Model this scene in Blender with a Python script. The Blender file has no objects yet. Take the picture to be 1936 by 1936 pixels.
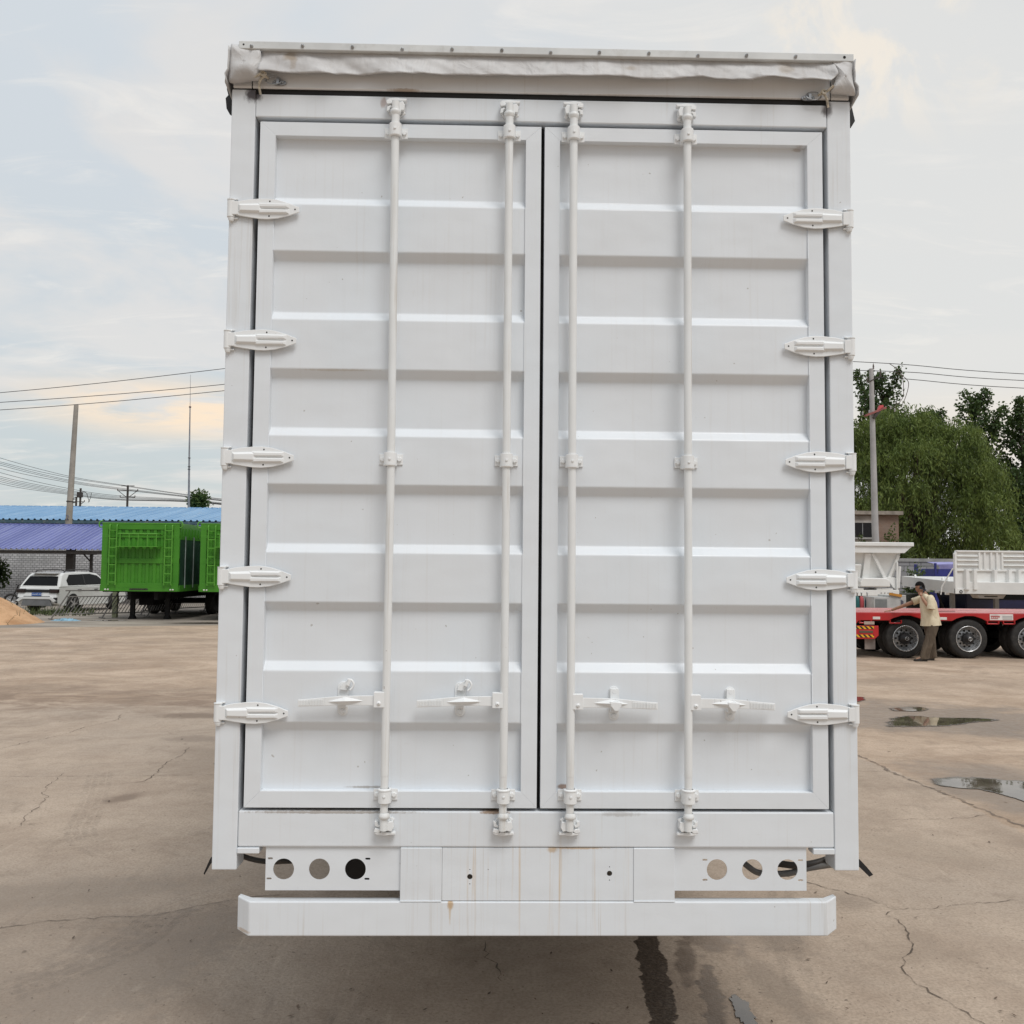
import bpy, bmesh, math, random
import numpy as np
from mathutils import Vector, Matrix, noise as mnoise
R = math.radians
PI = math.pi
rnd = random.Random(7)
scene = bpy.context.scene
C = scene.collection

# ------------------------------------------------------------------ camera
cam_data = bpy.data.cameras.new("camera")
cam = bpy.data.objects.new("camera", cam_data)
C.objects.link(cam)
_yaw, _pit, _roll = 0.0233, 0.0579, 0.0088
_f = Vector((math.sin(_yaw)*math.cos(_pit), math.cos(_yaw)*math.cos(_pit), math.sin(_pit)))
_r0 = Vector((math.cos(_yaw), -math.sin(_yaw), 0))
_u0 = _r0.cross(_f)
_r = _r0*math.cos(_roll) + _u0*math.sin(_roll)
_u = -_r0*math.sin(_roll) + _u0*math.cos(_roll)
M = Matrix.Identity(4)
for i in range(3):
    M[i][0], M[i][1], M[i][2] = _r[i], _u[i], -_f[i]
M[0][3], M[1][3], M[2][3] = -0.1993, -3.7405, 2.0
cam.matrix_world = M
cam_data.sensor_width = 36.0
cam_data.lens = 36.0*1800/1936
cam_data.clip_start = 0.05
cam_data.clip_end = 3000
scene.camera = cam

# ------------------------------------------------------------------ node helper
class NT:
    def __init__(s, tree):
        s.t = tree; s.n = tree.nodes; s.l = tree.links
    def node(s, typ, **kw):
        n = s.n.new(typ)
        for k, v in kw.items(): setattr(n, k, v)
        return n
    def put(s, sock, v):
        if isinstance(v, bpy.types.NodeSocket): s.l.new(v, sock)
        elif v is not None:
            if hasattr(sock.default_value, '__len__') and not hasattr(v, '__len__'):
                sock.default_value = (v,)*len(sock.default_value)
            elif hasattr(sock.default_value, '__len__') and len(sock.default_value) == 4 and len(v) == 3:
                sock.default_value = (*v, 1)
            else: sock.default_value = v
    def math(s, op, a, b=None, clamp=False):
        n = s.node('ShaderNodeMath', operation=op, use_clamp=clamp)
        s.put(n.inputs[0], a); s.put(n.inputs[1], b)
        return n.outputs[0]
    def vmath(s, op, a, b=None):
        n = s.node('ShaderNodeVectorMath', operation=op)
        s.put(n.inputs[0], a)
        if b is not None: s.put(n.inputs[1], b)
        return n.outputs['Value'] if op in ('LENGTH', 'DOT_PRODUCT') else n.outputs['Vector']
    def mix(s, fac, a, b, blend='MIX'):
        n = s.node('ShaderNodeMix', data_type='RGBA', blend_type=blend)
        n.clamp_factor = True
        s.put(n.inputs[0], fac); s.put(n.inputs[6], a); s.put(n.inputs[7], b)
        return n.outputs[2]
    def noise(s, vec, scale, detail=3, rough=.5, dist=0.0, col=False):
        n = s.node('ShaderNodeTexNoise')
        s.put(n.inputs['Vector'], vec); n.inputs['Scale'].default_value = scale
        n.inputs['Detail'].default_value = detail; n.inputs['Roughness'].default_value = rough
        n.inputs['Distortion'].default_value = dist
        return n.outputs['Color'] if col else n.outputs['Fac']
    def ss(s, v, a, b, lo=0.0, hi=1.0):
        n = s.node('ShaderNodeMapRange', interpolation_type='SMOOTHSTEP')
        s.put(n.inputs['Value'], v)
        n.inputs['From Min'].default_value = a; n.inputs['From Max'].default_value = b
        n.inputs['To Min'].default_value = lo; n.inputs['To Max'].default_value = hi
        return n.outputs['Result']
    def scale(s, vec, sc):
        n = s.node('ShaderNodeVectorMath', operation='MULTIPLY')
        s.put(n.inputs[0], vec); n.inputs[1].default_value = sc
        return n.outputs['Vector']
    def sep(s, v):
        n = s.node('ShaderNodeSeparateXYZ'); s.put(n.inputs[0], v); return n.outputs
    def pos(s): return s.node('ShaderNodeNewGeometry').outputs['Position']
    def obj(s): return s.node('ShaderNodeTexCoord').outputs['Object']
    def blob(s, p, c, r, rot=0.0, n=None, amp=.4, soft=.35):
        """soft-edged irregular patch of the surface centred at c with radii r"""
        m = s.node('ShaderNodeMapping', vector_type='TEXTURE')
        s.put(m.inputs['Vector'], p)
        m.inputs['Location'].default_value = c; m.inputs['Rotation'].default_value = (0, 0, rot)
        m.inputs['Scale'].default_value = r
        d = s.vmath('LENGTH', m.outputs[0])
        if n is not None:
            d = s.math('ADD', d, s.math('MULTIPLY', s.math('SUBTRACT', n, .5), amp*2))
        return s.ss(d, 1-soft, 1+soft, 1.0, 0.0)
    def bump(s, h, strength=.3, dist=.01, normal=None):
        n = s.node('ShaderNodeBump'); s.put(n.inputs['Height'], h)
        n.inputs['Strength'].default_value = strength; n.inputs['Distance'].default_value = dist
        if normal is not None: s.put(n.inputs['Normal'], normal)
        return n.outputs[0]

# ------------------------------------------------------------------ sky + sun
world = bpy.data.worlds.new("World"); scene.world = world
world.use_nodes = True
wt = NT(world.node_tree); world.node_tree.nodes.clear()
SUN_EL, SUN_AZ = R(56), R(152)      # azimuth clockwise from +Y
sky = wt.node('ShaderNodeTexSky', sky_type='NISHITA')
sky.sun_disc = False; sky.sun_elevation = SUN_EL; sky.sun_rotation = SUN_AZ
sky.air_density = 1.2; sky.dust_density = 2.5; sky.ozone_density = 1.0
d = wt.node('ShaderNodeTexCoord').outputs['Generated']
dx, dy, dz = wt.sep(d)
den = wt.math('ADD', wt.math('MAXIMUM', dz, 0.0), 0.14)
pc = wt.node('ShaderNodeCombineXYZ')
wt.put(pc.inputs[0], wt.math('DIVIDE', dx, den)); wt.put(pc.inputs[1], wt.math('DIVIDE', dy, den))
pv = pc.outputs[0]
# a thin even overcast with softer and brighter streaks
elev = wt.node('ShaderNodeValToRGB'); wt.put(elev.inputs[0], dz)
er = elev.color_ramp; er.elements[0].position = 0.0; er.elements[0].color = (.66, .68, .655, 1)
er.elements[1].position = 1.0; er.elements[1].color = (.72, .77, .82, 1)
for p_, c_ in ((.07, (.565, .625, .635)), (.2, (.61, .66, .69)), (.38, (.645, .69, .725))):
    e = er.elements.new(p_); e.color = (*c_, 1)
veil = wt.ss(wt.noise(wt.scale(pv, (.8, 1.1, 1)), 1.1, 6, .58, .7), .44, .60)
fine = wt.ss(wt.noise(wt.scale(pv, (.9, 2.4, 1)), 2.6, 8, .62, 1.0), .52, .74)
side = wt.ss(dx, -.12, .28)
colr = wt.mix(wt.math('MULTIPLY', veil, .85), elev.outputs[0], (.765, .745, .72))
colr = wt.mix(wt.math('MULTIPLY', side, .85), colr, (.775, .765, .735))
greyc = wt.ss(wt.noise(wt.scale(pv, (.7, .9, 1)), .9, 4, .5, .4), .5, .72)
colr = wt.mix(wt.math('MULTIPLY', greyc, .60), colr, (.64, .66, .68))
colr = wt.mix(wt.math('MULTIPLY', fine, .55), colr, (.90, .86, .80))
# clouds still catching warm light low on the left, high on the right
def glow(c, r):
    v = wt.vmath('SUBTRACT', d, c)
    v = wt.vmath('DIVIDE', v, r)
    return wt.ss(wt.vmath('LENGTH', v), .15, 1.0, 1.0, 0.0)
wn = wt.ss(wt.noise(wt.scale(d, (9, 9, 42)), 1.0, 5, .6, .8), .31, .58)
warm = wt.math('MULTIPLY', glow((-.31, .938, .152), (.20, .3, .042)), wn)
colr = wt.mix(warm, colr, (.99, .80, .60))
warm2 = wt.math('MULTIPLY', glow((.345, .81, .475), (.20, .3, .11)), wt.ss(wt.noise(d, 13, 5, .6, .6), .47, .62))
colr = wt.mix(wt.math('MULTIPLY', warm2, .6), colr, (.98, .87, .72))
warm3 = wt.math('MULTIPLY', glow((.47, .88, .13), (.3, .4, .06)), .45)
colr = wt.mix(warm3, colr, (.93, .80, .66))
# unseen low sky behind the camera dimmed to deepen shade under the trailer
back_dim = wt.math('MULTIPLY', wt.ss(wt.math('MULTIPLY', dy, -1.0), -.05, .55), wt.ss(dz, .10, .62, 1.0, 0.0))
colr = wt.mix(wt.math('MULTIPLY', back_dim, .78), colr, (.17, .18, .195))
cl10 = wt.vmath('MULTIPLY', colr, (10, 10, 10))
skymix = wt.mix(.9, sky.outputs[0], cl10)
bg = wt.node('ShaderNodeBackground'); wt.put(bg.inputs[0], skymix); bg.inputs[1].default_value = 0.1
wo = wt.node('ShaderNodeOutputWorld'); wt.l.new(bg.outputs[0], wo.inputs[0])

sun_d = bpy.data.lights.new("sun", 'SUN'); sun_d.energy = 1.55; sun_d.angle = R(26); sun_d.color = (1, .985, .965)
sun = bpy.data.objects.new("sun", sun_d); C.objects.link(sun)
_sd = Vector((math.sin(SUN_AZ)*math.cos(SUN_EL), math.cos(SUN_AZ)*math.cos(SUN_EL), math.sin(SUN_EL)))
sun.rotation_euler = _sd.to_track_quat('Z', 'Y').to_euler()
scene.view_settings.view_transform = 'Standard'
scene.view_settings.look = 'None'
scene.view_settings.exposure = 0.10
scene.view_settings.gamma = 1.0
scene.render.resolution_x = 1024; scene.render.resolution_y = 1024

# ------------------------------------------------------------------ materials
def new_mat(name):
    m = bpy.data.materials.new(name); m.use_nodes = True
    t = NT(m.node_tree); b = m.node_tree.nodes['Principled BSDF']
    return m, t, b
def set_p(t, b, base=None, rough=None, metal=None, normal=None, spec=None):
    if base is not None: t.put(b.inputs['Base Color'], base)
    if rough is not None: t.put(b.inputs['Roughness'], rough)
    if metal is not None: t.put(b.inputs['Metallic'], metal)
    if normal is not None: t.put(b.inputs['Normal'], normal)
    if spec is not None: t.put(b.inputs['Specular IOR Level'], spec)
def plain(name, col, rough=.5, metal=0.0, var=.12, vscale=3.0, bump=0.0, bscale=40, dirt=None, dirt_amt=.3, spec=None):
    """paint / metal / rubber with broad tonal variation and optional dirt"""
    m, t, b = new_mat(name)
    p = t.obj()
    n1 = t.noise(p, vscale, 5, .6)
    dark = tuple(c*(1-var*1.6) for c in col); lite = tuple(min(1, c*(1+var)) for c in col)
    c = t.mix(t.ss(n1, .3, .7), dark, lite)
    if dirt:
        c = t.mix(t.math('MULTIPLY', t.ss(t.noise(p, vscale*2.3, 8, .7), .5, .72), dirt_amt), c, dirt)
    set_p(t, b, c, t.ss(t.noise(p, vscale*4, 4), .2, .8, max(.02, rough-.08), min(1, rough+.1)), metal, spec=spec)
    if bump: set_p(t, b, normal=t.bump(t.noise(p, bscale, 4, .6), bump, .01))
    return m

def van_paint(name, streaks=.0, rust=.0, rust_x=None, spots=(), col=(.77, .805, .84), seams=()):
    m, t, b = new_mat(name)
    p = t.pos()
    big = t.noise(p, 1.3, 4, .6)
    c = t.mix(t.ss(big, .3, .72), tuple(k*.965 for k in col), col)
    cool = t.ss(t.noise(t.scale(p, (1, 1, .6)), 2.1, 3, .5), .45, .7)
    c = t.mix(t.math('MULTIPLY', cool, .5), c, (col[0]*.955, col[1]*.985, col[2]*1.005))
    # tiny chips and grime specks
    sp = t.ss(t.noise(p, 42, 2, .4), .775, .80)
    c = t.mix(t.math('MULTIPLY', sp, .55), c, (.33, .30, .26))
    sp2 = t.ss(t.noise(p, 18, 6, .75), .60, .80)
    c = t.mix(t.math('MULTIPLY', sp2, .16), c, (.56, .52, .47))
    sc_ = t.ss(t.noise(t.scale(p, (5, 1, 26)), 1.0, 6, .75, .4), .68, .76)
    c = t.mix(t.math('MULTIPLY', sc_, .28), c, (.50, .48, .45))
    drip = t.ss(t.noise(t.scale(p, (20, 1, .55)), 1.0, 4, .6), .60, .78)
    c = t.mix(t.math('MULTIPLY', drip, .08), c, (.50, .46, .41))
    if streaks:
        sv = t.scale(p, (55, 1, 1.1))
        s1 = t.ss(t.noise(sv, 1.0, 4, .62), .52, .74)
        s2 = t.ss(t.noise(t.scale(p, (3.1, 1, 2.0)), 1.0, 3, .5), .38, .66)
        c = t.mix(t.math('MULTIPLY', t.math('MULTIPLY', s1, s2), streaks), c, (.50, .45, .38))
    if rust:
        rv = t.ss(t.noise(t.scale(p, (38, 1, .7)), 1.0, 5, .7), .56, .76)
        fac = t.math('MULTIPLY', rv, rust)
        if rust_x:
            x = t.sep(p)[0]
            fac = t.math('MULTIPLY', fac, t.ss(t.math('ABSOLUTE', t.math('SUBTRACT', x, rust_x[0])), rust_x[1]*.5, rust_x[1], 1., 0.))
        c = t.mix(fac, c, (.58, .40, .20))
    if spots or seams:
        nn = t.noise(t.scale(p, (1, 1, .45)), 48, 5, .7)
        for cc, rr, colr_, k in spots:
            c = t.mix(t.math('MULTIPLY', t.blob(p, cc, rr, 0, nn, .9, .45), k), c, colr_)
    orange = t.noise(p, 85, 2, .5); dent = t.noise(t.scale(p, (1, 1, 1.4)), 3.2, 2, .5)
    h = t.math('ADD', t.math('MULTIPLY', orange, .05), t.math('MULTIPLY', dent, 2.2))
    set_p(t, b, c, t.ss(t.noise(p, 6, 4), .3, .7, .30, .44), normal=t.bump(h, .30, .012), spec=.4)
    return m
GR = (.30, .26, .22); RUST = (.30, .13, .05); BLK = (.05, .035, .035)
MAT = {}
MAT['white'] = van_paint('white_trailer_paint')
MAT['door'] = van_paint('white_door_paint', streaks=.16, spots=[((-.66, 0, 1.141), (.07, .2, .0045), GR, .7), ((.095, 0, 1.145), (.018, .2, .009), (.28, .15, .08), .8), ((1.04, 0, 3.712), (.02, .2, .006), (.36, .28, .24), .5), ((-.80, 0, 2.774), (.13, .2, .004), (.46, .36, .25), .35)])
MAT['header'] = van_paint('white_header_paint', streaks=.42, spots=[((-.642, 0, 3.862), (.013, .2, .020), (.38, .25, .20), .6), ((-1.165, 0, 3.885), (.03, .2, .03), BLK, .95), ((1.155, 0, 3.875), (.02, .2, .035), BLK, .8), ((-.2, 0, 3.889), (.3, .2, .003), GR, .4)])
MAT['rail'] = van_paint('white_roof_rail_paint', streaks=.3, col=(.74, .745, .75), spots=[((-.56, 0, 3.914), (.055, .2, .006), (.34, .22, .12), .7), ((.6, 0, 3.912), (.5, .2, .003), GR, .4)])
MAT['sill'] = van_paint('white_sill_paint', streaks=.38, rust=.22, rust_x=(-.05, .5), spots=[((-.17, 0, 1.053), (.05, .2, .006), (.26, .15, .07), .85), ((-.8, 0, 1.052), (.3, .2, .005), GR, .8), ((.32, 0, 1.048), (.07, .2, .009), GR, .4)])
MAT['plate'] = van_paint('white_rear_plate_paint', streaks=.85, rust=.85, rust_x=(.0, .42), spots=[((.055, 0, .915), (.018, .2, .013), (.55, .38, .20), .65), ((.16, 0, .918), (.09, .2, .004), (.50, .32, .15), .7)])
MAT['bumper'] = van_paint('white_bumper_paint', streaks=.6, rust=.38, rust_x=(-.08, .5), spots=[((-.335, 0, .706), (.011, .2, .018), (.52, .33, .14), .75), ((-.337, 0, .68), (.004, .2, .04), (.58, .42, .24), .55), ((-1.13, 0, .60), (.03, .2, .006), (.45, .32, .2), .6)])
MAT['hardware'] = van_paint('white_hardware_paint', streaks=.0, col=(.84, .855, .86))
MAT['rodpaint'] = van_paint('white_lock_rod_paint', streaks=.8, col=(.80, .815, .815))
MAT['black'] = plain('black_rubber', (.012, .012, .013), .6, var=.3)
MAT['gap'] = plain('gap_shade_black', (.02, .02, .02), .8)  # near-black colour gives the gaps their shade
MAT['hole'] = plain('dark_hole', (.015, .014, .013), .9)
MAT['grey_rubber'] = plain('grey_hose_rubber', (.16, .16, .16), .55, var=.15, dirt=(.3, .27, .22))
MAT['dark_hose'] = plain('dark_hose_rubber', (.035, .032, .03), .55, var=.2, dirt=(.2, .16, .12))
MAT['steel'] = plain('galvanised_steel', (.42, .43, .44), .33, .85, var=.15, vscale=20)
MAT['batten'] = plain('white_roof_batten_paint', (.66, .68, .68), .42, var=.06, vscale=6, dirt=(.4, .38, .34), dirt_amt=.4)
MAT['rope'] = plain('pale_cotton_rope', (.58, .52, .42), .9, var=.2, vscale=60, bump=.6, bscale=300)
MAT['chassis'] = plain('dark_chassis_paint', (.035, .033, .032), .6, var=.25)
# ------------------------------------------------------------------ mesh builder
class MB:
    def __init__(s): s.v = []; s.f = []; s.mi = []; s.sm = []
    def add(s, vs, fs, mi=0, sm=False):
        o = len(s.v); s.v += [tuple(v) for v in vs]
        for f in fs: s.f.append([i+o for i in f]); s.mi.append(mi); s.sm.append(sm)
        return s
    def box(s, x0, x1, y0, y1, z0, z1, mi=0, rot=None, piv=None):
        vs = [Vector((x, y, z)) for z in (z0, z1) for y in (y0, y1) for x in (x0, x1)]
        if rot is not None:
            c = Vector(piv) if piv else Vector(((x0+x1)/2, (y0+y1)/2, (z0+z1)/2))
            vs = [rot @ (v-c) + c for v in vs]
        return s.add(vs, [(0, 2, 3, 1), (4, 5, 7, 6), (0, 1, 5, 4), (2, 6, 7, 3), (0, 4, 6, 2), (1, 3, 7, 5)], mi)
    def bar(s, a, b, w, h, mi=0, up=(0, 0, 1)):
        """rectangular bar from a to b, width w across, height h along up"""
        a, b = Vector(a), Vector(b); d = (b-a).normalized(); u = Vector(up)
        if abs(d.dot(u)) > .98: u = Vector((0, 1, 0))
        r = d.cross(u).normalized(); u = r.cross(d)
        vs = [p + r*sx*w/2 + u*sy*h/2 for p in (a, b) for sx, sy in ((-1, -1), (1, -1), (1, 1), (-1, 1))]
        return s.add(vs, [(3, 2, 1, 0), (4, 5, 6, 7), (0, 1, 5, 4), (1, 2, 6, 5), (2, 3, 7, 6), (3, 0, 4, 7)], mi)
    def tube(s, pts, r, n=10, mi=0, caps=True, sm=True):
        pts = [Vector(p) for p in pts]; rs = r if hasattr(r, '__len__') else [r]*len(pts)
        rings = []; up = None
        for i, p in enumerate(pts):
            d = (pts[min(i+1, len(pts)-1)] - pts[max(i-1, 0)]).normalized()
            if up is None:
                up = Vector((0, 0, 1)) if abs(d.z) < .9 else Vector((0, 1, 0))
            a = d.cross(up).normalized(); b_ = a.cross(d).normalized(); up = b_
            rings.append([p + (a*math.cos(2*PI*k/n) + b_*math.sin(2*PI*k/n))*rs[i] for k in range(n)])
        vs = [v for g in rings for v in g]; fs = []
        for i in range(len(pts)-1):
            for k in range(n):
                fs.append((i*n+k, i*n+(k+1) % n, (i+1)*n+(k+1) % n, (i+1)*n+k))
        s.add(vs, fs, mi, sm)
        if caps:
            s.add(rings[0], [tuple(range(n))[::-1]], mi); s.add(rings[-1], [tuple(range(n))], mi)
        return s
    def prism(s, poly, a, b, axis='y', mi=0):
        """polygon extruded along an axis; poly gives the other two coordinates in x,y,z order"""
        def P(p, t):
            return {'y': (p[0], t, p[1]), 'x': (t, p[0], p[1]), 'z': (p[0], p[1], t)}[axis]
        n = len(poly); vs = [P(p, a) for p in poly] + [P(p, b) for p in poly]
        fs = [tuple(range(n)), tuple(range(2*n-1, n-1, -1))]
        fs += [(i, n+i, n+(i+1) % n, (i+1) % n) for i in range(n)]
        return s.add(vs, fs, mi)
    def lathe(s, prof, c=(0, 0, 0), axis='y', n=32, mi=0, sm=True):
        """prof: (radius, offset along axis)"""
        c = Vector(c); vs = []; fs = []
        for r, t in prof:
            for k in range(n):
                a = 2*PI*k/n; x, y = r*math.cos(a), r*math.sin(a)
                vs.append(c + Vector({'y': (x, t, y), 'z': (x, y, t), 'x': (t, x, y)}[axis]))
        for i in range(len(prof)-1):
            for k in range(n):
                fs.append((i*n+k, (i+1)*n+k, (i+1)*n+(k+1) % n, i*n+(k+1) % n))
        return s.add(vs, fs, mi, sm)
    def disc(s, c, r, y, n=16, mi=0):
        return s.add([(c[0]+r*math.cos(2*PI*k/n), y, c[1]+r*math.sin(2*PI*k/n)) for k in range(n)], [tuple(range(n))], mi)
    def bolt(s, x, y, z, r=.011, h=.008, n=6, mi=0):
        """hexagon bolt head facing -y"""
        a = [(x+r*math.cos(2*PI*k/n+.3), y, z+r*math.sin(2*PI*k/n+.3)) for k in range(n)]
        b = [(x+r*.86*math.cos(2*PI*k/n+.3), y-h, z+r*.86*math.sin(2*PI*k/n+.3)) for k in range(n)]
        return s.add(a+b, [(i, (i+1) % n, n+(i+1) % n, n+i) for i in range(n)] + [tuple(range(n, 2*n))], mi)
    def shift(s, d, k=0):
        s.v[k:] = [(v[0]+d[0], v[1]+d[1], v[2]+d[2]) for v in s.v[k:]]; return s
    def xform(s, m, k=0):
        s.v[k:] = [tuple(m @ Vector(v)) for v in s.v[k:]]; return s
    def mesh(s, name, mats, recalc=True):
        me = bpy.data.meshes.new(name)
        me.from_pydata(s.v, [], s.f)
        for m in (mats if isinstance(mats, (list, tuple)) else [mats]): me.materials.append(m)
        me.polygons.foreach_set('material_index', s.mi)
        me.polygons.foreach_set('use_smooth', s.sm)
        if recalc:
            bm = bmesh.new(); bm.from_mesh(me)
            bmesh.ops.recalc_face_normals(bm, faces=bm.faces[:]); bm.to_mesh(me); bm.free()
        me.update(); return me
    def build(s, name, mats, parent=None, bevel=0, loc=None, recalc=True, segs=2):
        o = bpy.data.objects.new(name, s.mesh(name, mats, recalc)); C.objects.link(o)
        if parent is not None: o.parent = parent
        if loc is not None: o.location = loc
        if bevel:
            b = o.modifiers.new('bevel', 'BEVEL'); b.width = bevel; b.segments = segs
            b.limit_method = 'ANGLE'; b.angle_limit = R(35)
        return o
def empty(name, loc=(0, 0, 0), rz=0.0):
    o = bpy.data.objects.new(name, None); C.objects.link(o)
    o.location = loc; o.rotation_euler = (0, 0, rz); o.empty_display_size = .2
    return o
def tag(o, label=None, cat=None, group=None, kind=None):
    if label: o['label'] = label
    if cat: o['category'] = cat
    if group: o['group'] = group
    if kind: o['kind'] = kind
    return o
def copy_tree(o, parent=None):
    c = o.copy(); C.objects.link(c)
    if parent is not None: c.parent = parent
    for ch in o.children: copy_tree(ch, c)
    return c
def np_mesh(name, verts, faces, mats, parent=None, midx=None):
    me = bpy.data.meshes.new(name)
    verts = np.asarray(verts, dtype=np.float32); faces = np.asarray(faces, dtype=np.int32)
    nf, k = faces.shape
    me.vertices.add(len(verts)); me.vertices.foreach_set('co', verts.ravel())
    me.loops.add(nf*k); me.loops.foreach_set('vertex_index', faces.ravel())
    me.polygons.add(nf); me.polygons.foreach_set('loop_start', np.arange(nf, dtype=np.int32)*k)
    for m in mats: me.materials.append(m)
    if midx is not None: me.polygons.foreach_set('material_index', np.asarray(midx, dtype=np.int32))
    me.update(calc_edges=True); me.validate()
    o = bpy.data.objects.new(name, me); C.objects.link(o)
    if parent is not None: o.parent = parent
    return o
def plate_with_holes(name, outer, holes, y, thick, mats, parent, bevel=0):
    """flat plate in the xz plane with real holes cut through"""
    bm = bmesh.new(); edges = []
    for loop in [outer]+holes:
        vs = [bm.verts.new((p[0], y, p[1])) for p in loop]
        edges += [bm.edges.new((vs[i], vs[(i+1) % len(vs)])) for i in range(len(vs))]
    bmesh.ops.triangle_fill(bm, edges=edges, use_beauty=True, use_dissolve=False, normal=(0, -1, 0))
    g = bmesh.ops.extrude_face_region(bm, geom=bm.faces[:])
    for e in g['geom']:
        if isinstance(e, bmesh.types.BMVert): e.co.y += thick
    bmesh.ops.recalc_face_normals(bm, faces=bm.faces[:])
    me = bpy.data.meshes.new(name); bm.to_mesh(me); bm.free()
    for m in mats: me.materials.append(m)
    o = bpy.data.objects.new(name, me); C.objects.link(o); o.parent = parent
    return o
def circle(x, z, r, n=28): return [(x+r*math.cos(2*PI*k/n), z+r*math.sin(2*PI*k/n)) for k in range(n)]
def slot(x, z, w, h, n=6):
    o = []; r = h/2
    for k in range(n+1): a = -PI/2+PI*k/n; o.append((x+w/2-r+r*math.cos(a), z+r*math.sin(a)))
    for k in range(n+1): a = PI/2+PI*k/n; o.append((x-w/2+r+r*math.cos(a), z+r*math.sin(a)))
    return o
def spline(pts, n=8):
    """Catmull-Rom through the points"""
    P = [Vector(p) for p in pts]; P = [P[0]*2-P[1]] + P + [P[-1]*2-P[-2]]; out = []
    for i in range(1, len(P)-2):
        for k in range(n):
            t = k/n
            out.append(.5*((2*P[i]) + (P[i+1]-P[i-1])*t + (2*P[i-1]-5*P[i]+4*P[i+1]-P[i+2])*t*t + (3*P[i]-P[i-1]-3*P[i+1]+P[i+2])*t**3))
    out.append(P[-2]); return out
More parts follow.
